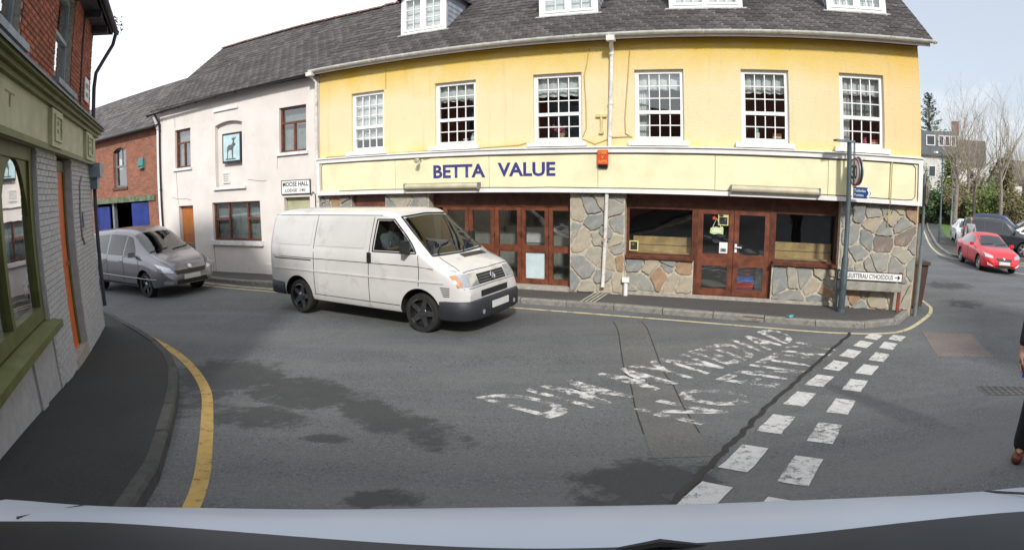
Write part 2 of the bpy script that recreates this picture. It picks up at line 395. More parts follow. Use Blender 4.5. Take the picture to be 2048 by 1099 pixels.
# ------------------------------------------------------------------ ground, pavements, road markings
asphalt('asphalt', (.103, .108, .112), stains_shade=((-3.7, 6.3, 1.4, 1.0, -.6, 1), (-2.4, 5.7, 1.4, .7, -.55, 1), (-1.3, 4.95, 1.5, .42, -.75, 1), (-2.6, 4.75, .8, .55, 0, .9),
        (-1.63, 4.25, .30, .2, 0, .9), (.9, 3.3, .75, .55, .3, 1), (-.87, 3.1, .4, .2, .2, .9), (-3.6, 5.2, .9, .9, 0, .7), (12.5, 12.5, 1.6, .8, .3, .8), (10.6, 10.0, 1.2, .7, .2, .7)))  # last two entries paint the shadow patches of the right-hand street
asphalt('asphalt_path', (.062, .060, .058), fine=.6)
asphalt('asphalt_patch', (.105, .105, .103), fine=.5)
asphalt('asphalt_brown', (.155, .13, .12), fine=.8)
asphalt('asphalt_shaded', (.015, .017, .018), fine=.6)  # left pavement: wet asphalt with the corner vignette darkened into its colour
mat('kerb_shaded', (.062, .063, .058), .9, .15, 9, dirt=((.05, .05, .04), 5, .55), bmp=.4, bs=70, rnd=.12)  # left kerb: shade of the left street put into its base colour
mat('tar', (.016, .016, .017), .6, .2, 20)
def road_paint(name, c, lo, hi, scale):
    m, n, l, p = nt(name)
    t = n.new('ShaderNodeTexCoord'); v = t.outputs['Object']
    f = noise(n, l, v, scale, 9, .75); g = noise(n, l, v, 130, 2, .8); big = noise(n, l, v, 1.6, 3)
    s = math_(n, l, 'ADD', math_(n, l, 'ADD', math_(n, l, 'MULTIPLY', f, .6), math_(n, l, 'MULTIPLY', g, .25)), math_(n, l, 'MULTIPLY', big, .25))
    a = ramp(n, l, s, ((lo, 0), (hi, 1)))
    col = mix(n, l, ramp(n, l, f, ((.3, 0), (.7, 1))), tuple(x*.75 for x in c), c)
    l.new(col, p.inputs['Base Color']); p.inputs['Roughness'].default_value = .75
    l.new(a, p.inputs['Alpha']); return m
road_paint('paint_dash', (.56, .55, .53), .455, .525, 14)
road_paint('paint_worn', (.60, .585, .56), .53, .575, 6)
road_paint('paint_faded', (.56, .55, .53), .535, .585, 6)
road_paint('paint_yellow', (.47, .31, .085), .41, .51, 9)
road_paint('paint_yellow_bright', (.62, .45, .07), .36, .45, 9)
road_paint('paint_yellow_pale', (.55, .48, .30), .42, .52, 7)

def sheet(name, xs, ys, zf, m):
    b = MB(); nx = len(xs)
    b.v = [(x, y, zf(x, y)) for y in ys for x in xs]
    b.f = [(j*nx+i, j*nx+i+1, (j+1)*nx+i+1, (j+1)*nx+i) for j in range(len(ys)-1) for i in range(nx-1)]
    return b.build(name, m, smooth=60)
gx = [-400, -150, -60] + [-40+i*2 for i in range(10)] + [-20+i*.5 for i in range(82)] + [22+i*3 for i in range(18)] + [90, 150, 400]
gy = [-400, -120, -60] + [-40+i*3 for i in range(12)] + [-4+i*.4 for i in range(52)] + [18+i*2 for i in range(22)] + [70, 100, 150, 400]
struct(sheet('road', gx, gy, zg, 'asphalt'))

def ribbon(name, pa, pb, off, m, parent=None, rows=1):
    b = MB(); n = len(pa)
    for i in range(n):
        for k in range(rows+1):
            t = k/rows; x = pa[i][0]*(1-t)+pb[i][0]*t; y = pa[i][1]*(1-t)+pb[i][1]*t
            b.v.append((x, y, zg(x, y)+off))
    w = rows+1
    b.f = [(i*w+k, (i+1)*w+k, (i+1)*w+k+1, i*w+k+1) for i in range(n-1) for k in range(rows)]
    return b.build(name, m, parent, smooth=60)
def offset(pts, d):
    out = []
    for i, p in enumerate(pts):
        a, b = pts[max(i-1, 0)], pts[min(i+1, len(pts)-1)]
        t = np.array(b)-np.array(a); t = t/np.linalg.norm(t); out.append((p[0]-t[1]*d, p[1]+t[0]*d))
    return out
def resample(pts, n):
    P = np.array(pts); s = np.r_[0, np.cumsum(np.linalg.norm(np.diff(P, axis=0), axis=1))]
    q = np.linspace(0, s[-1], n); return [(float(np.interp(t, s, P[:, 0])), float(np.interp(t, s, P[:, 1]))) for t in q]
def kerbs(pts, parent, w=.13, L=.92, side=1, m='kerb_stone'):
    P = np.array(pts); s = np.r_[0, np.cumsum(np.linalg.norm(np.diff(P, axis=0), axis=1))]
    n = max(1, int(s[-1]/L))
    for i in range(n):
        q = [i*s[-1]/n+.007, (i+1)*s[-1]/n-.007]
        a, b = [np.array((np.interp(t, s, P[:, 0]), np.interp(t, s, P[:, 1]))) for t in q]
        t = (b-a)/np.linalg.norm(b-a); nn = np.array((-t[1], t[0]))*w*side
        dz = RND.uniform(-.009, .009); mbk = MB(); c = (a+b)/2
        za, zb = zg(*a), zg(*b); ch = nn*.15
        vs = [(*(p-c), z) for p, z in ((a, za-.08), (b, zb-.08), (b+nn, zb-.08), (a+nn, za-.08), (a+ch*.3, za+.085), (b+ch*.3, zb+.085), (a+ch*1.3, za+.108+dz), (b+ch*1.3, zb+.108+dz), (b+nn, zb+.108+dz), (a+nn, za+.108+dz))]
        mbk.add(vs, ((0,1,5,4), (4,5,7,6), (6,7,8,9), (1,2,8,7,5), (3,0,4,6,9), (2,3,9,8)))
        o = mbk.build('kerb_stone', m, parent, fix=True); o.location = (c[0], c[1], 0)

DN = 11.2246; NX, NY = 0.35639, 0.93434                 # shop front: distance and direction of its plane
UX, UY = NY, -NX
YAW = 0.3644
F0 = (DN*NX, DN*NY)
def fw(u, d=0.0): return (F0[0]+UX*u+NX*d, F0[1]+UY*u+NY*d)
def fu(x, y): return (x*UX+y*UY)

KR = catmull([(-24, 21.4), (-16, 17.7), (-8.74, 14.30), (-6.13, 13.2), (1.03, 10.55), (2.75, 9.79), (4.37, 9.03), (5.6, 8.47), (6.3, 8.27), (6.95, 8.33), (7.5, 8.62), (7.86, 8.98)], 5)
inner = [fw(min(fu(*p), 4.12), .5 if fu(*p) < 3.9 else .1) for p in KR]
pav_r = struct(ribbon('pavement', offset(KR, .125), inner, .1, 'asphalt_path', rows=3))
kerbs(KR, pav_r)
KL = catmull([(-22, 16.6), (-14, 12.9), (-8.91, 9.9), (-7.56, 9.0), (-6.12, 7.95), (-5.28, 7.21), (-4.49, 6.27), (-3.54, 4.8), (-2.94, 3.76), (-2.41, 2.75), (-2.05, 1.6), (-1.8, 0), (-1.75, -6), (-1.75, -16)], 5)
WL = [(-22, 15.6), (-14, 11.6), (-8.3, 8.9), (-7.6, 7.9), (-6.7, 6.5), (-5.9, 5.3), (-5.2, 4.3), (-4.6, 3.3), (-4.3, 1.6), (-4.2, 0), (-4.2, -6), (-4.2, -16)]
pav_l = struct(ribbon('pavement', offset(resample(KL, 70), -.125), resample(catmull(WL, 4), 70), .1, 'asphalt_shaded', rows=3))
kerbs([p for p in KL if p[0] > -12 and p[1] > 1.0], pav_l, side=-1, m='kerb_shaded')

# yellow lines
def line(name, pts, w, m, off=.004, parent=None):
    pts = catmull(pts, 6); return ribbon(name, offset(pts, w/2), offset(pts, -w/2), off, m, parent)
def ytag(o, label): return tag(o, label, 'road marking')
YL = [(-12.5, 12.0), (-9.63, 10.38), (-7.82, 9.21), (-6.53, 8.36), (-5.41, 7.55), (-4.47, 6.67), (-3.64, 5.66), (-2.97, 4.56), (-2.52, 3.76), (-2.2, 3.15), (-1.98, 2.6), (-1.7, 1.6), (-1.45, 0), (-1.4, -5)]
ytag(line('yellow_line', offset(YL, -.04), .13, 'paint_yellow'), 'single yellow line curving round the near left pavement corner')
YR = [(-20, 19.1), (-8.48, 13.90), (-5.98, 12.84), (0.25, 10.40), (1.62, 9.85), (2.9, 9.30), (4.12, 8.72), (5.32, 8.14), (6.28, 7.89), (6.97, 8.0), (7.93, 8.6), (8.77, 9.27), (9.33, 10.1), (10.4, 12.6), (14.5, 22)]
ytag(line('yellow_line', YR, .085, 'paint_yellow_pale'), 'pale yellow line along the shop kerb, bending round the corner')
ytag(line('yellow_line', [(-20, 18.8), (-8.60, 13.65), (-6.1, 12.60), (-4.2, 11.8)], .08, 'paint_yellow_pale'), 'second of the double yellow lines below the pink hall')

# give-way dashes
DL_ = [(6.023, 7.73), (5.53, 7.34), (4.98, 6.90), (4.378, 6.37), (3.738, 5.757), (3.091, 5.111), (2.43, 4.375), (1.784, 3.629), (1.20, 2.98), (.62, 2.33)]
DR_ = [(6.42, 7.56), (5.92, 7.16), (5.32, 6.61), (4.697, 6.058), (4.054, 5.43), (3.374, 4.705), (2.738, 3.992), (2.09, 3.269), (1.55, 2.63), (.98, 1.98)]
for row, nm in ((DL_, 'left'), (DR_, 'right')):
    for i, c in enumerate(row):
        a, b = row[max(i-1, 0)], row[min(i+1, len(row)-1)]
        t = np.array(a)-np.array(b); sp_ = np.linalg.norm(t)/(2 if 0 < i < len(row)-1 else 1); t = t/np.linalg.norm(t)
        n_ = np.array((-t[1], t[0])); Ld = min(.58, sp_*.64); w = .115
        pa = [np.array(c)+t*Ld*k/4-n_*w+n_*RND.uniform(-.008, .008) for k in (-2, -1, 0, 1, 2)]
        pb = [p+n_*2*w for p in pa]
        o = ribbon('white_dash', pa, pb, .005, 'paint_dash')
        k = ('nearest the bonnet', 'second from the bonnet', 'third from the bonnet', 'fourth from the bonnet', 'fifth from the bonnet', 'sixth from the bonnet', 'seventh from the bonnet', 'eighth from the bonnet', 'second from the shop kerb', 'nearest the shop kerb')
        tag(o, 'white give-way dash in the %s row, %s' % (nm, k[len(row)-1-i]), 'road marking', 'give-way dashes across the junction')

def text_mesh(s, bold=.0, space=1.0):
    cu = bpy.data.curves.new('t', 'FONT'); cu.body = s; cu.size = 1; cu.offset = bold; cu.space_character = space; cu.resolution_u = 3
    cu.align_x = 'LEFT'
    o = bpy.data.objects.new('t', cu); COL.objects.link(o)
    dg = bpy.context.evaluated_depsgraph_get(); me = bpy.data.meshes.new_from_object(o.evaluated_get(dg))
    bpy.data.objects.remove(o); bpy.data.curves.remove(cu)
    return me
def road_text(s, corners, label, m='paint_worn'):
    me = text_mesh(s, .022, 1.15)
    bm = bmesh.new(); bm.from_mesh(me); bmesh.ops.triangulate(bm, faces=bm.faces)
    for _ in range(2):
        long_ = [e for e in bm.edges if e.calc_length() > .12]
        if long_: bmesh.ops.subdivide_edges(bm, edges=long_, cuts=1); bmesh.ops.triangulate(bm, faces=bm.faces)
    xs = [v.co.x for v in bm.verts]; ys = [v.co.y for v in bm.verts]; x0, x1, y0, y1 = min(xs), max(xs), min(ys), max(ys)
    TL, TR, BL, BR = [np.array(c) for c in corners]
    for v in bm.verts:
        a = (v.co.x-x0)/(x1-x0); b = (v.co.y-y0)/(y1-y0)
        p = (BL*(1-a)+BR*a)*(1-b)+(TL*(1-a)+TR*a)*b
        v.co = (p[0], p[1], zg(*p)+.006)
    bmesh.ops.recalc_face_normals(bm, faces=bm.faces)
    bm.to_mesh(me); bm.free(); me.materials.clear(); me.materials.append(M_(m))
    tag(link('road_lettering', me), label, 'road marking')
road_text('DIM MYNEDIAD', ((-.42, 5.66), (4.45, 8.62), (.35, 4.90), (4.55, 7.85)), 'worn white road lettering DIM MYNEDIAD nearer the van')
road_text('NO ENTRY', ((1.15, 5.10), (4.5, 7.75), (1.72, 4.50), (5.1, 7.30)), 'faded white road lettering NO ENTRY beside the dashes', 'paint_faded')
# repairs in the carriageway
tr = catmull([(2.0, 9.3), (1.95, 8.5), (1.7, 6.9), (1.62, 6.0), (1.45, 4.9), (1.32, 3.75)], 8)
o = ribbon('trench_patch', offset(tr, .25), offset(tr, -.25), .003, 'asphalt_patch', rows=2); struct(o)
for d in (.25, -.25): line('patch_joint', offset(tr, d)[::6], .014, 'tar', .0045, o)
seam = catmull([(5.75, 8.05), (4.3, 6.69), (2.94, 5.31), (2.06, 4.28), (1.32, 3.37), (.9, 2.8)], 10)
seam = [(p[0]+RND.uniform(-.02, .02), p[1]+RND.uniform(-.02, .02)) for p in seam]
tag(ribbon('tar_seam', offset(seam, .028), offset(seam, -.028), .0062, 'tar'), 'dark ragged tar seam beside the left row of dashes', 'tar seam')
bp = [(7.25, 7.82), (8.2, 7.45), (7.25, 5.97), (6.33, 6.38)]
o = ribbon('road_patch', resample([bp[0], bp[3]], 6), resample([bp[1], bp[2]], 6), .003, 'asphalt_brown', rows=3); tag(o, 'faded reddish brown rectangular patch in the road near the corner', 'road patch')
mh = MB()
mhc = np.array((5.72, 4.42)); e1 = np.array((.80, -.45)); e2 = np.array((.45, .80))
root = thing('manhole_cover', 'worn iron manhole cover set in the road near the pedestrian', 'manhole', (mhc[0], mhc[1], zg(*mhc)))
def zq(p, off): q = mhc+p; return (p[0], p[1], zg(*q)-zg(*mhc)+off)
mh.quad(*[zq(a*e1*.36+b*e2*.24, .004) for a, b in ((-1,-1), (1,-1), (1,1), (-1,1))]); mh.build('lid', 'asphalt_patch', root)
mh = MB()
for i in range(7):
    for j in range(5):
        c = e1*(-.30+i*.1)+e2*(-.18+j*.09); mh.quad(*[zq(c+a*e1*.03+b*e2*.02, .009) for a, b in ((-1,-1), (1,-1), (1,1), (-1,1))])
mh.build('tread', 'asphalt_path', root)
# pale drain channel strips across the shop pavement
root = thing('drain_channel', 'pale ribbed drain strips across the pavement by the white downpipe', 'drain', (1.6, 10.95, .1))
for k in range(4):
    p0 = fw(-2.42+k*.085, -.02); p1 = (1.33+k*.08, 10.50-k*.035)
    ra, rb = [(p0[0]-1.6, p0[1]-10.95), (p1[0]-1.6, p1[1]-10.95)], None
    b = MB(); dx = .022
    b.add([(ra[0][0]-dx, ra[0][1], .004), (ra[0][0]+dx, ra[0][1], .004), (ra[1][0]+dx, ra[1][1], .012), (ra[1][0]-dx, ra[1][1], .012), (ra[0][0]-dx, ra[0][1], .018), (ra[0][0]+dx, ra[0][1], .018), (ra[1][0]+dx, ra[1][1], .02), (ra[1][0]-dx, ra[1][1], .02)],
          ((4,5,6,7), (0,1,5,4), (1,2,6,5), (2,3,7,6), (3,0,4,7)))
    b.build('strip', 'concrete', root)
# ------------------------------------------------------------------ shop building
def wall(mb, x0, x1, z0, z1, holes, y=0.0, depth=.2, ztop=None):
    xs = sorted({x0, x1, *[h[0] for h in holes], *[h[1] for h in holes]}); zs = sorted({z0, z1, *[h[2] for h in holes], *[h[3] for h in holes]})
    xs = [x for x in xs if x0 <= x <= x1]; zs = [z for z in zs if z0 <= z <= z1]
    for i in range(len(xs)-1):
        for j in range(len(zs)-1):
            cx, cz = (xs[i]+xs[i+1])/2, (zs[j]+zs[j+1])/2
            if any(h[0] < cx < h[1] and h[2] < cz < h[3] for h in holes): continue
            mb.quad((xs[i], y, zs[j]), (xs[i+1], y, zs[j]), (xs[i+1], y, zs[j+1]), (xs[i], y, zs[j+1]))
    for a, b, c, d in holes:
        Y = y+depth
        mb.quad((a, y, c), (a, Y, c), (b, Y, c), (b, y, c)); mb.quad((a, y, d), (b, y, d), (b, Y, d), (a, Y, d))
        mb.quad((a, y, c), (a, y, d), (a, Y, d), (a, Y, c)); mb.quad((b, y, c), (b, Y, c), (b, Y, d), (b, y, d))
    return mb
def frame(mb, a, b, c, d, w, y0, y1):
    mb.box(a, b, y0, y1, c, c+w); mb.box(a, b, y0, y1, d-w, d)
    mb.box(a, a+w, y0, y1, c+w, d-w); mb.box(b-w, b, y0, y1, c+w, d-w); return mb
def shift(me, dx=0, dy=0, dz=0):
    me.transform(Matrix.Translation((dx, dy, dz))); return me
class House:                                             # facade coordinates: u along the front, d behind it, z up
    def __init__(s, name, label, cat, u0, rz=-YAW, org=None):
        loc = org if org else (*fw(u0), 0.0)
        s.u0 = 0.0 if org else u0; s.root = thing(name, label, cat, loc, rz)
    def put(s, name, mb, m, parent=None, smooth=None, fix=False):
        me = mb.mesh(name, m, smooth)
        if fix: recalc(me)
        shift(me, -s.u0); return link(name, me, parent or s.root)
    def at(s, name, me, u, d, z, parent=None, rot=None):
        o = link(name, me, parent or s.root, (u-s.u0, d, z))
        if rot: o.rotation_euler = rot
        return o
    def world(s, u, d, z):
        return (s.root.matrix_basis @ Vector((u-s.u0, d, z)))
PANE = {}
def pane_mesh(w, h, m):
    k = (round(w, 3), round(h, 3), m)
    if k not in PANE: PANE[k] = MB().box(-w/2, w/2, -.003, .003, -h/2, h/2).mesh('pane', m)
    return PANE[k]
def text_part(H, s, u0, u1, z0, z1, d, m, parent=None, bold=.02, thick=.006, name='lettering', space=1.0):
    me = text_mesh(s, bold, space); vs = [v.co for v in me.vertices]
    x0, x1 = min(v.x for v in vs), max(v.x for v in vs); y0, y1 = min(v.y for v in vs), max(v.y for v in vs)
    bm = bmesh.new(); bm.from_mesh(me)
    for v in bm.verts: v.co = (u0+(v.co.x-x0)/(x1-x0)*(u1-u0)-H.u0, d, z0+(v.co.y-y0)/(y1-y0)*(z1-z0))
    bmesh.ops.recalc_face_normals(bm, faces=bm.faces)
    if bm.faces and bm.faces[0].normal.y > 0: bmesh.ops.reverse_faces(bm, faces=bm.faces)
    bm.to_mesh(me); bm.free(); me.materials.clear(); me.materials.append(M_(m))
    return link(name, me, parent or H.root)
def slates(H, u0, u1, d0, z0, d1, z1, m, w=.30, g=.215, keep=300, skip=None, near=None):
    """overlapping slates on a slope: the nearest ones are pieces of their own, the rest one mesh"""
    S = math.hypot(d1-d0, z1-z0); sd, sz = (d1-d0)/S, (z1-z0)/S; nd, nz_ = -sz, sd
    rows = int(S/g); pcs = []
    for r in range(rows+1):
        off = (r % 2)*w/2
        n = int((u1-u0)/w)+1
        for i in range(-1, n+1):
            a = max(u0, u0+i*w+off); b = min(u1, u0+(i+1)*w+off)
            if b-a < .05: continue
            t = r*g; c = ((a+b)/2, d0+sd*t, z0+sz*t)
            if skip and skip(c[0], c[1]+.1*sd, c[2]): continue
            pcs.append((c, b-a))
    near = near or (lambda c: abs(c[0])*.35+c[1]*2)
    pcs.sort(key=lambda p: near(p[0])); cache = {}
    rest = MB()
    for k, (c, ww) in enumerate(pcs):
        lift = RND.uniform(0, .006); L = min(g*1.55, S); tl = RND.uniform(-.012, .012)
        def vsx(ww, c0):
            a = ww/2-.003; v = []
            for e in (0, 1):
                for x in (-a, a):
                    for h in (0, 1):
                        t = -.0+e*L; hh = (.012 if e == 0 else .002)+(.007 if h else 0)+(lift if e == 0 else 0)
                        t += tl if e == 0 else 0
                        v.append((c0[0]+x, c0[1]+sd*t+nd*hh, c0[2]+sz*t+nz_*hh))
            return v
        fs = ((1,3,7,5), (0,2,3,1), (0,1,5,4), (2,6,7,3))
        if k < keep:
            kk = (round(ww, 2), k % 5)
            if kk not in cache:
                me = MB().add(vsx(ww, (0, 0, 0)), fs).mesh('slate', m); recalc(me); cache[kk] = me
            H.at('slate', cache[kk], c[0], c[1], c[2], H.roof)
        else: rest.add(vsx(ww, c), fs)
    if rest.v:
        o = H.put('slates', rest, m, H.roof, fix=True); o['kind'] = 'stuff'
def room(H, a, b, d0, d1, c, e, m='dark_room'):
    mb = MB(); mb.quad((a, d1, c), (b, d1, c), (b, d1, e), (a, d1, e)); mb.quad((a, d0, c), (b, d0, c), (b, d1, c), (a, d1, c)); mb.quad((a, d0, e), (a, d1, e), (b, d1, e), (b, d0, e))
    mb.quad((a, d0, c), (a, d1, c), (a, d1, e), (a, d0, e)); mb.quad((b, d0, c), (b, d0, e), (b, d1, e), (b, d1, c)); return H.put('interior', mb, m)

S = House('shop_building', 'yellow rendered shop with BETTA VALUE fascia and stone-clad ground floor', 'building', 0.0)
EZ, ED, RZ, RD = 5.42, -.24, 7.97, 3.05                 # eaves and ridge (height, depth)
WIN = [(-8.47, -7.50), (-6.11, -5.09), (-3.77, -2.72), (-1.63, -.64), (.50, 1.45), (2.48, 3.41)]
WZ = (3.24, 4.68)
holes = [(a, b, *WZ) for a, b in WIN]
mb = wall(MB(), -9.52, 4.2, 2.9, 5.42, holes, 0, .14)
mb.quad((4.2, 0, 0), (4.2, 6.1, 0), (4.2, 6.1, 5.42), (4.2, 0, 5.42)); mb.add(((4.2, 0, 5.42), (4.2, 6.1, 5.42), (4.2, RD, RZ-.03)), ((0, 1, 2),))
mb.quad((-9.52, 6.1, 0), (4.2, 6.1, 0), (4.2, 6.1, 5.42), (-9.52, 6.1, 5.42))
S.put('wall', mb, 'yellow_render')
room(S, -9.4, 4.1, .16, 3.2, 2.95, 5.3)
def sash(H, a, b, c, d, y=.10, cols=4, rows=(3, 2), split=.40, frame_m='white_upvc', glassm='window_glass', fwid=.08, bar=.02, sill=True, parent=None, name='window'):
    """top fixed light and lower light with thin glazing bars; each pane its own piece"""
    mb = MB(); frame(mb, a, b, c, d, fwid, y-.03, y+.05)
    zs = c+(d-c)*split; mb.box(a+fwid, b-fwid, y-.035, y+.045, zs-.035, zs+.035)
    w = H.put(name, mb, frame_m, parent)
    bars = MB()
    for (z0, z1, n) in ((zs+.035, d-fwid, rows[0]), (c+fwid, zs-.035, rows[1])):
        x0, x1 = a+fwid, b-fwid; pw = (x1-x0)/cols; ph = (z1-z0)/n
        for i in range(1, cols): bars.box(x0+i*pw-bar/2, x0+i*pw+bar/2, y-.012, y+.02, z0, z1)
        for j in range(1, n): bars.box(x0, x1, y-.0135, y+.0185, z0+j*ph-bar/2, z0+j*ph+bar/2)
        me = pane_mesh(pw-bar, ph-bar, glassm)
        for i in range(cols):
            for j in range(n): H.at('pane', me, x0+(i+.5)*pw, y+.004, z0+(j+.5)*ph, w, (R(RND.uniform(-.25, .25)), 0, R(RND.uniform(-.25, .25))))
    if bars.v: H.put('glazing_bars', bars, frame_m, w)
    if sill:
        H.put('sill', MB().add(((a-.12, -.11, c-.11), (b+.10, -.11, c-.11), (b+.10, .1, c-.09), (a-.12, .1, c-.09), (a-.12, -.11, c-.02), (b+.10, -.11, c-.02), (b+.10, .08, c+.004), (a-.12, .08, c+.004)),
              ((3,2,1,0),(4,5,6,7),(0,1,5,4),(1,2,6,5),(2,3,7,6),(3,0,4,7))), 'sill_white', w)
    return w
wins = []
for k, (a, b) in enumerate(WIN):
    w = sash(S, a, b, *WZ); wins.append(w)
    # scalloped net valance and blind behind the glass
    vb = MB(); n = 24; zt = WZ[1]-.05; drop = (.95, .36, .40, .33, .38, .34)[k]
    if k == 0:
        vb.box(a+.02, b-.02, .22, .225, WZ[0]+.28, zt)
    for i in range(n):
        x0 = a+.03+(b-a-.06)*i/n; x1 = a+.03+(b-a-.06)*(i+1)/n
        q0, q1 = [zt-drop-.03*abs(math.sin(math.pi*4*t)) for t in (i/n, (i+1)/n)]
        y0, y1 = .20+.012*math.sin(i*1.3), .20+.012*math.sin((i+1)*1.3)
        vb.quad((x0, y0, q0), (x1, y1, q1), (x1, y1, zt), (x0, y0, zt))
    S.put('valance', vb, 'curtain', w)
    if k == 5: S.put('net_curtain', MB().box(a+.03, b-.03, .27, .275, WZ[0]+.55, zt), 'net_grey', w)
    if k == 2: S.put('blind', MB().box(a+.03, b-.03, .25, .255, WZ[1]-.30, zt), 'room_wall', w)
    if k in (3, 5):
        cb = MB()
        for i in range(10):
            x0, x1 = a+.03+.022*i, a+.03+.022*(i+1); cb.quad((x0, .24+.02*(i % 2), WZ[0]+.02), (x1, .24+.02*((i+1) % 2), WZ[0]+.02), (x1, .24+.02*((i+1) % 2), zt), (x0, .24+.02*(i % 2), zt))
        S.put('curtain', cb, 'curtain', w)
# fascia sign
FZ0, FZ1 = 2.18, 3.08
mb = MB(); mb.box(-9.47, 4.16, -.10, .02, FZ0+.02, FZ1-.02)
fas = S.put('fascia', mb, 'cream_fascia')
js = [-9.40, -7.12, -4.74, -2.37, -.03, 2.21, 4.09]
for i in range(6):
    S.put('fascia_panel', MB().box(js[i]+.006, js[i+1]-.006, -.122, -.10, FZ0+.085, FZ1-.085), 'fascia_cream', fas)
tr_ = MB(); tr_.box(-9.50, 4.19, -.16, -.098, FZ1-.09, FZ1+.005); tr_.box(-9.50, 4.19, -.162, -.098, FZ0, FZ0+.085)
tr_.box(-9.50, -9.41, -.158, -.099, FZ0+.085, FZ1-.09); tr_.box(4.10, 4.19, -.158, -.099, FZ0+.085, FZ1-.09)
tr_.add(((-9.52, -.19, FZ1+.004), (4.21, -.19, FZ1+.004), (4.21, .0, FZ1+.05), (-9.52, .0, FZ1+.05), (-9.52, -.19, FZ1+.02), (4.21, -.19, FZ1+.02)), ((0,1,5,4), (4,5,2,3)))
S.put('fascia_trim', tr_, 'white_paint', fas)
cbl = MB(); zc = FZ1-.115; pts = [(-9.36, -.128, FZ0+.13), (-9.36, -.128, zc-.05), (-9.31, -.128, zc)] + [(-9.2+i*.55, -.128, zc+RND.uniform(-.008, .008)) for i in range(24)] + [(3.98, -.128, zc), (4.04, -.128, zc-.06), (4.04, -.128, FZ0+.17), (3.98, -.128, FZ0+.11)] + [(3.8-i*.6, -.128, FZ0+.10+RND.uniform(-.006, .006)) for i in range(22)]
cbl.tube(pts, .008, 5); S.put('cable', cbl, 'cable_dark', fas)
text_part(S, 'BETTA', -6.10, -4.83, 2.505, 2.80, -.128, 'blue_letter', fas, .03)
text_part(S, 'VALUE', -4.54, -3.26, 2.515, 2.81, -.128, 'blue_letter', fas, .03)
# ground floor: timber shopfronts behind stone piers
PIERS = [(-9.52, -8.52, .01, .55, 2.18, 1), (-7.5, -6.3, 0, .55, 2.25, 2), (-2.98, -1.83, 0, .55, 2.25, 3), (2.52, 4.18, 0, .55, 2.25, 4), (-1.83, -.42, .10, .40, .86, 5), (1.18, 2.52, .10, .40, .86, 6)]
def clip(poly, p, n):
    out = []
    for i in range(len(poly)):
        a, b = poly[i], poly[(i+1) % len(poly)]; da = (a[0]-p[0])*n[0]+(a[1]-p[1])*n[1]; db = (b[0]-p[0])*n[0]+(b[1]-p[1])*n[1]
        if da <= 0: out.append(a)
        if da*db < 0: t = da/(da-db); out.append((a[0]+(b[0]-a[0])*t, a[1]+(b[1]-a[1])*t))
    return out
def crazy(H, x0, x1, z0, z1, y, size, seed, parent):
    rr = random.Random(seed); nx = max(1, round((x1-x0)/size)); nz2 = max(1, round((z1-z0)/size))
    seeds = []; want = int(nx*nz2*1.25); tries = 0
    while len(seeds) < want and tries < 900:              # uneven sizes: big slabs with small fillers between
        tries += 1; q = (rr.uniform(x0, x1), rr.uniform(z0, z1)); md = size*rr.choice((.38, .6, .85, 1.0))
        if all(math.hypot(q[0]-s[0], (q[1]-s[1])*1.15) > md for s in seeds): seeds.append(q)
    for s in seeds:
        poly = [(x0, z0), (x1, z0), (x1, z1), (x0, z1)]; wgt = rr.uniform(-.03, .03)
        for q in seeds:
            if q is s: continue
            dx, dz = q[0]-s[0], q[1]-s[1]; L = math.hypot(dx, dz)
            if L < 1e-4 or L > size*3.5: continue
            poly = clip(poly, (s[0]+dx/2, s[1]+dz/2), (dx/L, dz/L))
            if not poly: break
        if not poly or len(poly) < 3: continue
        cx = sum(p[0] for p in poly)/len(poly); cz = sum(p[1] for p in poly)/len(poly)
        joint = rr.uniform(.012, .03)
        def ins(g):
            out = []
            for px, pz in poly:
                L = math.hypot(px-cx, pz-cz); k = max(0, 1-g/L) if L > 1e-6 else 0; out.append((px+0*k if False else cx+(px-cx)*k, cz+(pz-cz)*k))
            return out
        # roughen the outline
        pl = ins(joint*1.25); rough = []
        for i in range(len(pl)):
            a, b = pl[i], pl[(i+1) % len(pl)]
            L_ = math.hypot(b[0]-a[0], b[1]-a[1]); q_ = min(.016, L_*.10)
            for t_ in (.10, .30, .5, .70, .90): rough.append((a[0]*(1-t_)+b[0]*t_+rr.uniform(-q_, q_), a[1]*(1-t_)+b[1]*t_+rr.uniform(-q_, q_)))
        n = len(rough); h = rr.uniform(.010, .045); mbs = MB()
        tl, tz = rr.uniform(-.04, .04), rr.uniform(-.04, .04)
        o1 = [(p[0]-cx, .005, p[1]-cz) for p in rough]
        o2 = [((p[0]-cx)*.985, -h*.75, (p[1]-cz)*.985) for p in rough]
        o3 = [((p[0]-cx)*.93, -h+tl*(p[0]-cx)+tz*(p[1]-cz), (p[1]-cz)*.93) for p in rough]
        mbs.add(o1+o2+o3, [(i, (i+1) % n, n+(i+1) % n, n+i) for i in range(n)]+[(n+i, n+(i+1) % n, 2*n+(i+1) % n, 2*n+i) for i in range(n)]+[tuple(2*n+i for i in range(n))])
        me = mbs.mesh('stone', 'crazy_stone'); H.at('stone', me, cx, y, cz, parent)
for a, b, d0, d1, zt, sd in PIERS:
    pb = S.put('stone_pier' if sd < 5 else 'stone_stall_riser', MB().box(a, b, d0, d1, 0, zt), 'mortar_pale')
    crazy(S, a+.01, b-.01, .1 if sd < 5 else .17, min(zt, 2.18), d0, .34, sd, pb)
SF = .25
room(S, -9.4, 4.1, SF+.12, 4.2, .1, 2.17, 'room_wall')
hd = MB(); hd.box(-1.83, 2.52, SF-.02, SF+.10, 1.90, 2.2); hd.box(-6.3, -2.98, SF-.02, SF+.10, 1.84, 2.2); hd.quad((-9.5, -.1, 2.19), (4.18, -.1, 2.19), (4.18, .4, 2.19), (-9.5, .4, 2.19))
S.put('shopfront_head', hd, 'timber_brown')
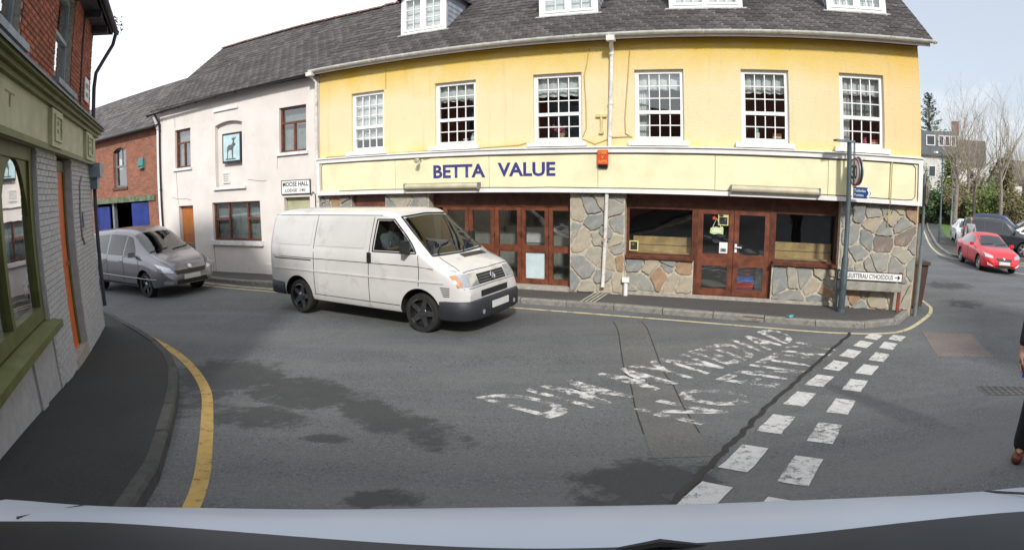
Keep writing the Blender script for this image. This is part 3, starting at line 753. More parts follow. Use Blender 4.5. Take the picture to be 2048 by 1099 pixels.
S.put('plinth_strip', MB().box(-1.82, 2.50, .06, .12, .1, .165), 'concrete')
for a, b in ((-1.83, -.42), (1.18, 2.52)):
    f = S.put('shop_window', frame(MB(), a, b, .90, 1.92, .055, SF-.03, SF+.05), 'timber_brown')
    S.at('pane', pane_mesh(b-a-.11, .91, 'window_glass'), (a+b)/2, SF+.01, 1.41, f)
    S.put('sill', MB().box(a-.0, b, .02, SF+.03, .86, .925), 'timber_brown', f)
dfm = MB(); frame(dfm, -.42, 1.18, .10, 1.97, .07, SF-.04, SF+.08); S.put('door_frame', dfm, 'timber_brown')
for a, b, hx in ((-.35, .375, 1), (.385, 1.11, -1)):
    f = MB(); w = .10; f.box(a, a+w, SF-.03, SF+.03, .13, 1.90); f.box(b-w, b, SF-.03, SF+.03, .13, 1.90)
    for z0, z1 in ((.13, .29), (.76, 1.00), (1.80, 1.90)): f.box(a+w, b-w, SF-.028, SF+.028, z0, z1)
    dr = S.put('shop_door', f, 'timber_red')
    S.at('pane', pane_mesh(b-a-2*w, .80, 'window_glass'), (a+b)/2, SF, 1.40, dr); S.at('pane', pane_mesh(b-a-2*w, .47, 'window_glass'), (a+b)/2, SF, .525, dr)
    if hx < 0:
        h = MB(); h.box(a+.02, a+.065, SF-.045, SF-.03, 1.05, 1.22); h.tube([(a+.045, SF-.045, 1.16), (a+.045, SF-.085, 1.16), (a+.16, SF-.085, 1.155)], .012, 6); S.put('handle', h, 'white_upvc', dr)
# left folding shopfront
us = [-6.28, -5.69, -5.10, -4.46, -3.83, -3.27, -2.99]
PN = [(-5.95, -5.50), (-5.31, -4.87), (-4.68, -4.24), (-4.05, -3.61), (-3.43, -3.07)]
for i, (a, b) in enumerate(PN):
    A = (PN[i-1][1]+a)/2 if i else a-.12; B = (b+PN[i+1][0])/2 if i < 4 else b+.08
    f = MB(); y0, y1 = SF-.02, SF+.06
    f.box(A+.004, a, y0, y1, .17, 1.86); f.box(b, B-.004, y0, y1, .17, 1.86)
    for z0, z1 in ((.17, .29), (.87, 1.02), (1.78, 1.86)): f.box(a, b, y0+.002, y1-.002, z0, z1)
    dr = S.put('folding_door', f, 'timber_red')
    S.at('pane', pane_mesh(b-a, .76, 'window_glass'), (a+b)/2, SF+.02, 1.40, dr)
    S.at('pane', pane_mesh(b-a, .58, 'frosted' if i == 3 else 'window_glass'), (a+b)/2, SF+.02, .58, dr)
    if i: S.put('hinge', MB().box(A-.012, A+.012, SF-.035, SF-.021, 1.18, 1.26), 'black_plastic', dr)
S.put('side_door', wall(MB(), -8.5, -7.52, .1, 2.18, [], .12, .1).box(-8.46, -7.56, .10, .119, .12, 2.1), 'timber_red')
S.put('step', MB().box(-6.3, -2.99, -.06, .30, .05, .165), 'concrete')
# roof
def slope(H, u0, u1, d0, z0, d1, z1, m, extra=None):
    mb = MB(); t = .05
    mb.add(((u0, d0, z0), (u1, d0, z0), (u1, d1, z1), (u0, d1, z1), (u0, d0+.0, z0-t), (u1, d0+.0, z0-t), (u1, d1, z1-t), (u0, d1, z1-t)), ((0,1,2,3), (7,6,5,4), (0,4,5,1), (1,5,6,2), (3,7,4,0)))
    D1 = 2*d1-d0; mb.add(((u0, d1, z1), (u1, d1, z1), (u1, D1, z0), (u0, D1, z0), (u0, d1, z1-t), (u1, d1, z1-t), (u1, D1, z0-t), (u0, D1, z0-t)), ((0,1,2,3), (7,6,5,4), (1,5,6,2), (3,7,4,0), (2,6,7,3)))
    return H.put('roof', mb, m)
S.roof = slope(S, -9.55, 4.47, ED, EZ, RD, RZ, 'slate')
DORM = [(-7.47, -6.20, 2), (-3.84, -2.49, 2), (-.93, .645, 3), (2.47, 3.80, 3)]
DD = .72; DZ = EZ+(RZ-EZ)*(DD-ED)/(RD-ED)
dtop = DZ+1.05; ddep = ED+(RD-ED)*(dtop-EZ)/(RZ-EZ)
slates(S, -9.55, 4.47, ED, EZ, RD, RZ, 'slate', skip=lambda u, d, z: any(a-.02 < u < b+.02 and d > DD-.02 and z < dtop+.7-abs(u-(a+b)/2)*.9 for a, b, _ in DORM))
for k, (a, b, nc) in enumerate(DORM):
    z0 = DZ-.02
    f = MB(); frame(f, a, b, z0, dtop, .09, DD-.02, DD+.06)
    dm = S.put('dormer', f, 'white_upvc')
    mid = (a+b)/2
    for x0, x1 in ((a+.09, mid-.02), (mid+.02, b-.09)):
        c = MB(); frame(c, x0, x1, z0+.09, dtop-.09, .055, DD-.035, DD+.05)
        pw = (x1-x0-.11)/nc; ph = (dtop-z0-.29)/3
        for i in range(1, nc): c.box(x0+.055+i*pw-.009, x0+.055+i*pw+.009, DD-.01, DD+.02, z0+.145, dtop-.145)
        for j in range(1, 3): c.box(x0+.055, x1-.055, DD-.011, DD+.019, z0+.145+j*ph-.009, z0+.145+j*ph+.009)
        S.put('casement', c, 'white_upvc', dm)
        me = pane_mesh(pw-.018, ph-.018, 'window_glass')
        for i in range(nc):
            for j in range(3): S.at('pane', me, x0+.055+(i+.5)*pw, DD+.004, z0+.145+(j+.5)*ph, dm, (R(RND.uniform(-.3, .3)), 0, R(RND.uniform(-.3, .3))))
    mb = MB()
    if True: mb.box(mid-.02, mid+.02, DD-.021, DD+.055, z0+.09, dtop-.09)
    S.put('mullion', mb, 'white_upvc', dm)
    S.put('net_curtain', MB().box(a+.1, b-.1, DD+.12, DD+.125, z0+.1, dtop-.1), 'curtain', dm)
    for x, s in ((a, -1), (b, 1)):
        ck = MB(); ck.add(((x, DD+.06, z0), (x, ddep, dtop), (x, DD+.06, dtop), (x-s*.06, DD+.06, z0), (x-s*.06, ddep, dtop), (x-s*.06, DD+.06, dtop)), ((0, 1, 2), (5, 4, 3), (0, 3, 4, 1), (1, 4, 5, 2), (2, 5, 3, 0)))
        ch = S.put('cheek', ck, 'dormer_cheek', dm); n = 8; hs = MB()                  # hung slates on the cheek
        for j in range(n):
            za = z0+(dtop-z0)*j/n; zb = za+(dtop-z0)/n*1.1; d1_ = DD+.06+(ddep-DD-.06)*min(1, (j+.5)/n)
            hs.add(((x+s*.014, DD+.06, za), (x+s*.014, d1_, za), (x+s*.004, d1_, zb), (x+s*.004, DD+.06, zb)), ((0, 1, 2, 3),))
        S.put('hung_slates', hs, 'dormer_cheek', dm)['kind'] = 'stuff'
    rt = dtop+(b-a)/2*.75; RDp = ED+(RD-ED)*(rt-EZ)/(RZ-EZ)
    rf = MB(); o_ = .12
    for s in (-1, 1):
        x = mid+s*((b-a)/2+o_); ze = dtop-o_*.75
        P4 = [(x, DD-.18, ze), (mid, DD-.18, rt), (mid, RDp+.1, rt), (x, ddep+.0, ze)]
        rf.add(P4+[(p[0], p[1], p[2]+.05) for p in P4], ((0,1,2,3), (7,6,5,4), (0,4,5,1), (1,5,6,2), (2,6,7,3), (3,7,4,0)))
    S.put('dormer_roof', rf, 'slate', dm)
    ga = MB(); ga.add(((a, DD-.01, dtop), (b, DD-.01, dtop), (mid, DD-.01, rt)), ((0, 1, 2),))
    for s in (-1, 1):
        x = mid+s*((b-a)/2+o_); ze = dtop-o_*.75
        ga.add(((x, DD-.185, ze-.10), (mid, DD-.185, rt-.10), (mid, DD-.185, rt+.03), (x, DD-.185, ze+.03), (x, DD-.16, ze-.10), (mid, DD-.16, rt-.10), (mid, DD-.16, rt+.03), (x, DD-.16, ze+.03)), ((0,1,2,3), (7,6,5,4), (0,4,5,1), (3,2,6,7), (0,3,7,4)))
    ga.box(a-.02, b+.02, DD-.03, DD+.0, dtop-.002, dtop+.06)
    S.put('bargeboard', ga, 'white_upvc', dm)
    S.put('apron', MB().add(((a-.12, DD-.16, DZ-.12), (b+.12, DD-.16, DZ-.12), (b+.08, DD-.02, DZ+.015), (a-.08, DD-.02, DZ+.015)), ((0, 1, 2, 3),)), 'lead_pale', dm)
rg = MB()
def ridge_tiles(H, u0, u1, d, z):
    n = int((u1-u0)/.45)
    me = MB()
    for i in range(7):
        w = math.pi*(.05+.9*i/6)
        for u in (-.222, .222): me.v.append((u, -math.cos(w)*.13, math.sin(w)*.10-.03))
    me.f = [(2*i, 2*i+1, 2*i+3, 2*i+2) for i in range(6)]
    me = me.mesh('ridge_tile', 'ridge_tile', 50); recalc(me)
    for i in range(n): H.at('ridge_tile', me, u0+(i+.5)*(u1-u0)/n, d, z+RND.uniform(-.008, .008), H.roof, (0, R(RND.uniform(-1, 1)), 0))
ridge_tiles(S, -9.5, 4.45, RD, RZ)
# gutter, brackets, downpipes
def gutter(H, u0, u1, d, z, m, r=.062, z1=None):
    b = MB(); n = 9; z1 = z if z1 is None else z1
    for u, zz in ((u0, z), (u1, z1)):
        for i in range(n): w = math.pi*i/(n-1); b.v.append((u, d-math.cos(w)*r, zz-math.sin(w)*r))
        for i in range(n): w = math.pi*i/(n-1); b.v.append((u, d-math.cos(w)*(r-.008), zz-math.sin(w)*(r-.008)))
    b.f = [(i, i+1, 2*n+i+1, 2*n+i) for i in range(n-1)]+[(3*n+i, 3*n+i+1, n+i+1, n+i) for i in range(n-1)]+[(0, 2*n, 3*n, n), (n-1, 2*n-1, 4*n-1, 3*n-1)]
    b.f += [tuple(range(n))[::-1], tuple(range(2*n, 3*n))]
    g = H.put('gutter', b, m, smooth=40)
    k = int((u1-u0)/.9)
    for i in range(k+1):
        u = u0+.05+(u1-u0-.1)*i/k; zz = z+(z1-z)*(u-u0)/(u1-u0)
        H.put('gutter_bracket', MB().tube([(u, d-math.cos(math.pi*j/6)*(r+.004), zz-math.sin(math.pi*j/6)*(r+.004)) for j in range(7)], .012, 5), m, g)
    return g
S.put('soffit', MB().box(-9.5, 4.2, ED+.03, 0.0, EZ-.10, EZ-.07), 'timber_brown'); S.put('fascia_board', MB().box(-9.52, 4.4, ED+.01, ED+.03, EZ-.13, EZ-.01), 'white_paint')
gutter(S, -9.62, 4.52, ED-.06, EZ-.02, 'gutter_white')
dp = MB(); dp.tube([(-2.03, ED-.06, EZ-.07), (-2.03, ED-.06, EZ-.18), (-2.05, ED+.06, EZ-.28), (-2.06, -.07, EZ-.36), (-2.07, -.07, EZ-.5), (-2.14, -.07, 3.10)], .042, 10)
for z in (5.02, 4.0, 3.35): dp.tube([(-2.07-(5.0-z)*.03, -.07, z-.03), (-2.07-(5.0-z)*.03, -.07, z+.03)], .054, 10)
dp.box(-2.12, -1.95, ED-.13, ED+.01, EZ-.19, EZ-.08)
S.put('downpipe', dp, 'gutter_white', smooth=40)
dp = MB(); dp.tube([(-2.19, -.09, 2.18), (-2.22, -.09, 1.2), (-2.25, -.09, .33), (-2.25, -.12, .25)], [.04, .04, .04, .045], 10); dp.tube([(-2.225, -.09, 1.25), (-2.23, -.09, 1.19)], .052, 10); S.put('downpipe', dp, 'rust_pipe', smooth=40)
dp = MB(); dp.tube([(-9.58, ED-.06, EZ-.07), (-9.58, ED-.06, EZ-.15), (-9.56, -.08, EZ-.33), (-9.55, -.08, 2.3), (-9.53, -.08, 1.2)], .04, 10); dp.box(-9.68, -9.49, ED-.13, ED, EZ-.17, EZ-.07); S.put('downpipe', dp, 'gutter_white', smooth=40)
for pts, m in (([(-2.55, -.012, 5.15), (-2.60, -.012, 4.85), (-2.66, -.012, 4.6), (-2.63, -.012, 3.9), (-2.63, -.012, 3.5), (-2.70, -.012, 3.33)], 'cable'),
            ([(-1.70, -.012, 5.15), (-1.75, -.012, 4.6), (-1.83, -.012, 3.7), (-1.82, -.012, 3.38), (-1.68, -.012, 3.30)], 'cable'),
            ([(-7.45, -.012, 5.22), (-7.44, -.012, 4.70)], 'cable'), ([(-2.7, -.012, 3.28), (-2.45, -.012, 3.17), (-2.1, -.012, 3.3), (-1.7, -.012, 3.32)], 'cable'),
            ([(-9.3, -.012, 3.15), (-7, -.012, 3.13), (-5, -.012, 3.15), (-4.1, -.012, 3.18), (-3.85, -.012, 3.24)], 'cable')):
    S.put('cable', MB().tube(pts, .012, 5), m)
for pts in ([(3.52, -.17, 2.99), (3.5, -.17, 2.2), (3.52, -.02, 2.1), (3.5, -.06, 1.75)],): S.put('cable', MB().tube(pts, .013, 5), 'cable')
S.put('iron_bracket', MB().box(-2.42, -2.20, -.05, 0, 3.72, 3.78).box(-2.33, -2.29, -.045, 0, 3.40, 3.72).box(-2.36, -2.27, -.05, 0, 3.38, 3.43), 'bracket_cream')
# ------------------------------------------------------------------ pink hall
H = House('hall_building', 'pale pink rendered hall with brown window frames beside the yellow shop', 'building', -13.2)
hz0 = -.2
hol = [(-15.95, -15.06, 3.27, 4.52), (-10.98, -9.98, 3.37, 4.60), (-14.02, -11.82, .96, 2.10), (-15.85, -15.03, -.05, 2.05), (-10.85, -9.90, -.05, 2.16)]
mb = wall(MB(), -16.88, -9.53, hz0, 5.30, hol+[(-13.78, -12.52, 2.56, 4.50)], 0, .17)
# shallow arched blind niche
mb.quad((-13.78, .13, 2.56), (-12.52, .13, 2.56), (-12.52, .13, 4.5), (-13.78, .13, 4.5))
for i in range(10):
    a0, a1 = i/10, (i+1)/10; q = lambda t: (-13.78+1.26*t, 4.5-.09*(2*t-1)**2+.0)
    (xa, za), (xb, zb) = q(a0), q(a1); mb.quad((xa, .002, za), (xb, .002, zb), (xb, .002, 4.505), (xa, .002, 4.505)); mb.quad((xa, .002, za), (xa, .13, za), (xb, .13, zb), (xb, .002, zb))
mb.quad((-16.88, 0, hz0), (-16.88, 0, 5.3), (-16.88, 6.1, 5.3), (-16.88, 6.1, hz0)); mb.add(((-16.88, 0, 5.3), (-16.88, RD, 7.93), (-16.88, 6.1, 5.3)), ((0, 1, 2),))
H.put('wall', mb, 'pink_render')
room(H, -16.7, -9.6, .2, 3, 0, 2.5); room(H, -16.7, -9.6, .2, 3, 2.6, 5.2)
def casement(Hs, a, b, c, d, y, m, mull, transom, glassm='window_glass', net=True, w=.06):
    f = MB(); frame(f, a, b, c, d, w, y-.03, y+.05)
    for x in mull[1:]: f.box(x-w*.45, x+w*.45, y-.028, y+.045, c+w, (transom if mull[0] == 'low' else d-w))
    f.box(a+w, b-w, y-.029, y+.046, transom-w/2, transom+w/2) if mull[0] != 'sides' else None
    win = Hs.put('window', f, m)
    if mull[0] == 'low':
        cells = [(a+w, b-w, transom+w/2, d-w)]; xs = [a+w, *mull[1:], b-w]; cells += [(xs[i], xs[i+1], c+w, transom-w/2) for i in range(len(xs)-1)]
    else:
        xs = [a+w, *mull[1:], b-w]; cells = []
        for i in range(len(xs)-1):
            if i in (0, len(xs)-2):
                Hs.put('transom', MB().box(xs[i], xs[i+1], y-.027, y+.044, transom-w/2, transom+w/2), m, win); cells += [(xs[i], xs[i+1], c+w, transom-w/2), (xs[i], xs[i+1], transom+w/2, d-w)]
            else: cells.append((xs[i], xs[i+1], c+w, d-w))
    for x0, x1, z0, z1 in cells: Hs.at('pane', pane_mesh(x1-x0, z1-z0, glassm), (x0+x1)/2, y+.01, (z0+z1)/2, win)
    if net:
        n = int((b-a)/.05); nb = MB()
        for i in range(n):
            x0, x1 = a+.03+(b-a-.06)*i/n, a+.03+(b-a-.06)*(i+1)/n; y0, y1 = y+.14+.012*(i % 2), y+.14+.012*((i+1) % 2); nb.quad((x0, y0, c+.03), (x1, y1, c+.03), (x1, y1, d-.03), (x0, y0, d-.03))
        Hs.put('net_curtain', nb, 'net_grey', win)
    return win
w = casement(H, -15.95, -15.06, 3.27, 4.52, .11, 'timber_red', ('low', -15.50), 4.08)
H.put('sill', MB().box(-16.03, -14.98, -.06, .1, 3.19, 3.27), 'sill_white', w)
w = casement(H, -10.98, -9.98, 3.37, 4.60, .11, 'timber_red', ('low', -10.48), 4.17); H.put('sill', MB().box(-11.05, -9.9, -.06, .1, 3.29, 3.37), 'sill_white', w)
w = casement(H, -14.02, -11.82, .96, 2.10, .11, 'timber_red', ('sides', -13.30, -12.45), 1.60); H.put('sill', MB().box(-14.12, -11.74, -.09, .1, .83, .96), 'sill_white', w)
H.put('door', MB().box(-15.83, -15.05, .13, .17, 0, 2.03).box(-15.72, -15.16, .118, .13, 1.1, 1.9), 'door_orange')
H.put('door', MB().box(-10.83, -9.92, .13, .17, 0, 2.14), 'cream_fascia')
H.put('drip_mould', MB().box(-13.82, -12.68, -.05, 0, 4.83, 4.91), 'white_paint'); H.put('niche_sill', MB().box(-13.86, -12.36, -.08, .12, 2.48, 2.56), 'sill_white')
vt = MB(); frame(vt, -13.56, -13.24, 2.66, 2.98, .03, .095, .13)
for i in range(5): vt.box(-13.53, -13.27, .105, .125, 2.70+i*.055, 2.725+i*.055)
H.put('air_vent', vt, 'sill_white')
for a, b, zt in ((-16.9, -14.15, .30), (-11.7, -9.53, .32)): H.put('wall_plinth', MB().box(a, b, -.03, 0, hz0, zt), 'pink_render')
for pts in ([(-16.2, -.004, 2.35), (-15.9, -.004, 2.28), (-15.4, -.004, 2.27), (-15.1, -.004, 2.22)], [(-15.95, -.004, 4.95), (-15.93, -.004, 4.6)], [(-15.9, -.004, 3.2), (-15.85, -.004, 2.1)], [(-12.3, -.004, 2.72), (-11.7, -.004, 2.64), (-11.5, -.004, 2.66)], [(-11.05, -.004, 3.3), (-11.08, -.004, 2.95)], [(-14.04, -.004, .83), (-14.02, -.004, 0)]):
    H.put('crack', MB().tube(pts, .005, 4), 'cable_dark')
cb = MB(); cb.tube([(-9.84, -.03, 2.2), (-9.75, -.03, 2.28), (-9.68, -.03, 2.22), (-9.68, -.03, .4)], .012, 5); H.put('cable', cb, 'cable_dark')
H.roof = slope(H, -17.15, -9.56, ED+.02, 5.30, RD, RZ-.04, 'slate')
slates(H, -17.15, -9.56, ED+.02, 5.30, RD, RZ-.04, 'slate', near=lambda c: -c[0]*.35+c[1]*2); ridge_tiles(H, -17.1, -9.55, RD, RZ-.04)
gutter(H, -17.3, -9.62, ED-.03, 5.19, 'black_plastic', .055, 5.33)
dp = MB(); dp.tube([(-16.80, ED-.03, 5.15), (-16.80, -.06, 4.85), (-16.80, -.06, 0)], .035, 8); [dp.tube([(-16.8, -.06, z), (-16.8, -.06, z+.06)], .047, 8) for z in (4.6, 2.6, 1.2)]; H.put('downpipe', dp, 'black_plastic', smooth=40)
dp = MB().box(-17.02, -16.88, -.04, .2, -.2, 4.7).tube([(-16.95, -.2, 5.1), (-16.95, -.1, 4.9), (-16.95, -.04, 4.7)], .05, 8); H.put('corner_strip', dp, 'white_paint')

pic = thing('framed_picture', 'framed picture of a moose hanging in the arched niche', 'picture', H.world(-13.0, .05, 3.25), -YAW)
MB().box(-.43, .43, -.05, .02, .0, .88).build('frame', 'black_letter', pic); MB().box(-.37, .37, -.058, -.05, .06, .82).build('picture_panel', 'oak_picture', pic)
mo = [(-.20, .12), (-.16, .12), (-.15, .30), (-.10, .38), (.02, .36), (.04, .12), (.08, .12), (.09, .40), (.12, .47), (.19, .50), (.20, .55), (.13, .58), (.15, .66), (.22, .72), (.20, .75), (.13, .70), (.12, .76), (.09, .70), (.04, .74), (.02, .68), (.08, .65), (.06, .58), (.02, .53), (-.10, .52), (-.17, .48), (-.20, .38), (-.19, .28)]
MB().prism(mo, -.063, -.059).build('moose_silhouette', 'moose', pic, fix=True); MB().box(-.26, .2, -.0625, -.059, .09, .125).build('painted_ground', 'moose', pic)
sg = thing('hall_sign', 'white MOOSE HALL LODGE 140 sign above the doorway', 'sign', H.world(-10.37, -.01, 2.25), -YAW)
MB().box(-.52, .52, -.03, .0, 0, .36).build('board', 'sign_white', sg); frame(MB(), -.53, .53, -.01, .37, .018, -.036, .0).build('edge', 'black_letter', sg)
class Loc:                                               # text on a free-standing root
    def __init__(s, root): s.root = root; s.u0 = 0
text_part(Loc(sg), 'MOOSE HALL', -.47, .47, .20, .32, -.033, 'black_letter', None, .02); text_part(Loc(sg), 'LODGE', -.38, .06, .055, .135, -.033, 'black_letter', None, .015); text_part(Loc(sg), '140', .16, .36, .055, .135, -.033, 'black_letter', None, .015)

# ------------------------------------------------------------------ brick outbuilding with blue doors
B = House('brick_building', 'red brick outbuilding with blue doors beyond the pink hall', 'building', -19.5)
mb = wall(MB(), -30, -16.9, -.3, 4.80, [(-20.48, -19.43, 2.87, 4.36), (-22.3, -17.9, -.3, 2.30)], .1, .22)
B.put('wall', mb, 'far_brick')
room(B, -29, -17, .34, 3.2, -.25, 4.7)
ar = MB()
for i in range(8):
    t0, t1 = i/8, (i+1)/8; x0, x1 = -20.48+1.05*t0, -20.48+1.05*t1; z0, z1 = 4.36-.13*(2*t0-1)**2, 4.36-.13*(2*t1-1)**2; ar.quad((x0, .102, z0), (x1, .102, z1), (x1, .102, 4.365), (x0, .102, 4.365))
B.put('arch_filler', ar, 'far_brick')
f = MB(); frame(f, -20.48, -19.43, 2.87, 4.36, .08, .22, .28); f.box(-20.4, -19.51, .215, .275, 3.62, 3.70); f.box(-19.97, -19.93, .22, .27, 3.7, 4.28); w = B.put('window', f, 'grey_metal')
for a, b, c, d in ((-20.40, -19.97, 3.70, 4.28), (-19.93, -19.51, 3.70, 4.28), (-20.40, -19.51, 2.95, 3.62)): B.at('pane', pane_mesh(b-a, d-c, 'window_glass'), (a+b)/2, .25, (c+d)/2, w)
B.put('paper_notice', MB().box(-20.25, -20.0, .262, .266, 3.55, 3.95), 'paper', w); B.put('sill', MB().box(-20.55, -19.35, .05, .2, 2.78, 2.87), 'timber_brown', w)
B.put('beam', MB().box(-22.6, -17.4, .04, .30, 2.30, 2.50), 'green_beam')
B.put('blue_door', MB().box(-22.3, -21.15, .20, .25, -.25, 2.18), 'blue_door'); B.put('blue_door', MB().add([(-18.9, -.05, -.25), (-17.95, .12, -.25), (-17.95, .17, -.25), (-18.9, .0, -.25), (-18.9, -.05, 2.24), (-17.95, .12, 2.24), (-17.95, .17, 2.24), (-18.9, .0, 2.24)], ((3,2,1,0),(4,5,6,7),(0,1,5,4),(1,2,6,5),(2,3,7,6),(3,0,4,7))), 'blue_door')
B.put('gate_post', MB().box(-20.9, -20.75, .2, .35, -.25, 2.3), 'grey_metal')
B.roof = slope(B, -30, -16.9, -.14, 4.82, RD, 7.1, 'slate_grey'); slates(B, -30, -16.9, -.14, 4.82, RD, 7.1, 'slate_grey', w=.36, g=.25, near=lambda c: abs(c[0]+19)*.5+c[1])
B.put('gutter', MB().tube([(-30, -.17, 4.74), (-17.0, -.17, 4.80)], .05, 8), 'black_plastic', smooth=40)
ab = thing('alarm_box', 'small teal box on the red brick wall', 'alarm box', B.world(-18.22, .1, 3.45), -YAW)
MB().add(((-.16, -.12, 0), (.16, -.12, 0), (.16, 0, 0), (-.16, 0, 0), (-.16, -.08, .36), (.16, -.08, .36), (.16, 0, .36), (-.16, 0, .36)), ((3,2,1,0),(4,5,6,7),(0,1,5,4),(1,2,6,5),(2,3,7,6),(3,0,4,7))).build('cover', 'teal_box', ab); MB().box(-.13, .13, -.125, -.10, .06, .10).build('band', 'black_plastic', ab)

# ------------------------------------------------------------------ near left building: green shopfront, brick above
LA = 3.726; LDn = 1.831; ln = (math.cos(LA), math.sin(LA)); ls = (ln[1], -ln[0])
LRZ = math.atan2(ls[1], ls[0])
L = House('corner_shop_building', 'near left brick building with olive green shopfront and orange door', 'building', 0, LRZ, (ln[0]*LDn, ln[1]*LDn, 0.0))
X1 = 11.6; X0 = 4.0
def lg(x): p = (ln[0]*LDn+ls[0]*x, ln[1]*LDn+ls[1]*x); return zg(*p)+.1
UW = [(4.3, 6.25, 4.14, 5.6), (8.15, 9.45, 4.14, 5.6)]
mb = wall(MB(), X0, X1, 3.8, 5.95, UW, .02, .16)
mb.quad((X1, .02, 0), (X1, 5, 0), (X1, 5, 5.95), (X1, .02, 5.95))
L.put('brick_backing', mb, 'mortar')
# other walls, out of the picture, close the building; the street side is added for its shade
mb = MB(); p1 = Vector((-4.0, 2.6, 0)); 
inv = L.root.matrix_basis.inverted()
a = Vector((X0, .02, 0)); b_ = inv @ Vector((-3.85, -14, 0)); c_ = inv @ Vector((-12, -14, 0)); d_ = Vector((X1, 5, 0))
for p, q in ((a, b_), (b_, c_), (c_, d_)): mb.quad((p.x, p.y, -.2), (q.x, q.y, -.2), (q.x, q.y, 5.95), (p.x, p.y, 5.95))
L.put('wall', mb, 'far_brick')
def bricks(H, regions, y, m, keep, parent, near, bw=.225, bh=.075, j=.009, holes=()):
    pcs = []
    for (x0, x1, zf0, z1) in regions:
        n = int(z1/bh)+1
        for r in range(n+1):
            z = r*bh; off = (r % 2)*bw/2
            if z+bh > z1+.01: continue
            i = int(x0/bw)-1
            while i*bw+off < x1:
                a, b = max(x0, i*bw+off), min(x1, (i+1)*bw+off); i += 1
                if b-a < .06 or z+bh*.3 < zf0((a+b)/2): continue
                parts = [(a, b)]
                for hx0, hx1, hz0_, hz1 in holes:
                    if z+bh*.6 > hz0_ and z+bh*.4 < hz1: parts = [q for s in parts for q in (((s[0], min(s[1], hx0)), (max(s[0], hx1), s[1])) if s[0] < hx1 and s[1] > hx0 else (s,))]
                pcs += [((p+q)/2, z+bh/2, q-p) for p, q in parts if q-p > .05]
    pcs.sort(key=near); cache = {}; rest = MB()
    for k, (cx, cz, w) in enumerate(pcs):
        d = RND.uniform(0, .006); e = (w-j)/2; h = (bh-j)/2; c = .006
        vs = lambda ox, oy, oz: [(ox+sx*(e-q), oy+yy, oz+sz*(h-q)) for yy, q in ((.012, 0), (-.010-d, 0), (-.016-d, c)) for sx, sz in ((-1, -1), (1, -1), (1, 1), (-1, 1))]
        fs = [(i, (i+1) % 4, 4+(i+1) % 4, 4+i) for i in range(4)]+[(4+i, 4+(i+1) % 4, 8+(i+1) % 4, 8+i) for i in range(4)]+[(8, 9, 10, 11)]
        if k < keep:
            kk = (round(w, 2), k % 4)
            if kk not in cache: me = MB().add(vs(0, 0, 0), fs).mesh('brick', m); cache[kk] = me
            H.at('brick', cache[kk], cx, y, cz, parent, (0, R(RND.uniform(-.4, .4)), 0))
        else: rest.add(vs(cx, y, cz), fs)
    if rest.v: H.put('bricks', rest, m, parent)['kind'] = 'stuff'
bk = [o for o in L.root.children if o.name.startswith('brick_backing')][0]
bricks(L, [(X0, X1, lambda x: 3.83, 5.95)], .02, 'red_brick', 300, bk, lambda p: p[0]+abs(p[1]-4.4)*1.2, holes=UW)
for a, b, c, d in UW:
    f = MB(); frame(f, a, b, c, d, .09, .10, .17); zc_ = (c+d)/2; f.box(a+.09, b-.09, .09, .16, zc_-.03, zc_+.03); w = L.put('window', f, 'grey_window')
    for z0, z1 in ((c+.09, zc_-.03), (zc_+.03, d-.09)): L.at('pane', pane_mesh(b-a-.18, z1-z0, 'window_glass'), (a+b)/2, .14, (z0+z1)/2, w)
    L.put('sill', MB().add(((a-.1, -.10, c-.11), (b+.1, -.10, c-.11), (b+.1, .1, c-.09), (a-.1, .1, c-.09), (a-.1, -.10, c-.03), (b+.1, -.10, c-.03), (b+.1, .1, c), (a-.1, .1, c)), ((3,2,1,0),(4,5,6,7),(0,1,5,4),(1,2,6,5),(2,3,7,6),(3,0,4,7))), 'grey_sill', w)
room(L, X0, X1-.2, .2, 2.5, 3.9, 5.9)
# fascia and cornice
fz0, fz1 = 3.10, 3.62
L.put('fascia', MB().box(X0, X1+.05, -.10, .02, fz0, fz1), 'cream_fascia')
co = MB()
for (d0, z0, z1) in ((-.16, fz1, fz1+.06), (-.22, fz1+.06, fz1+.11), (-.28, fz1+.11, fz1+.16)): co.box(X0, X1+.12, d0, .02, z0, z1)
co.box(X0, X1+.04, -.13, -.098, fz0-.02, fz0+.05)
cn = L.put('cornice', co, 'green_sill')
L.put('lead_flashing', MB().add(((X0, -.31, fz1+.14), (X1+.16, -.31, fz1+.14), (X1+.16, -.31, fz1+.175), (X0, -.31, fz1+.175), (X0, .0, 3.86), (X1+.16, .0, 3.86)), ((0,1,2,3), (3,2,5,4))), 'lead', cn)
mat('faded_letter', (.30, .22, .10), .7, .2, 8)
text_part(L, 'T', 5.50, 5.85, 3.36, 3.50, -.104, 'faded_letter', None, .0)
for a, b in ((7.42, 8.10), (10.2, 10.95)):
    c = MB().box(a, b, -.16, -.099, fz0+.03, fz1-.02); frame(c, a+.12, b-.12, fz0+.1, fz1-.08, .035, -.185, -.158); cs = L.put('console', c, 'cream_fascia')
    for dz in (.22, .32): L.put('boss', MB().box((a+b)/2-.03, (a+b)/2+.03, -.18, -.16, fz0+dz, fz0+dz+.04), 'cream_fascia', cs)
L.put('end_bracket', MB().box(X1-.35, X1+.14, -.24, .0, 2.86, fz0+.02).box(X1-.2, X1+.13, -.16, .0, 2.65, 2.86), 'grey_sill')
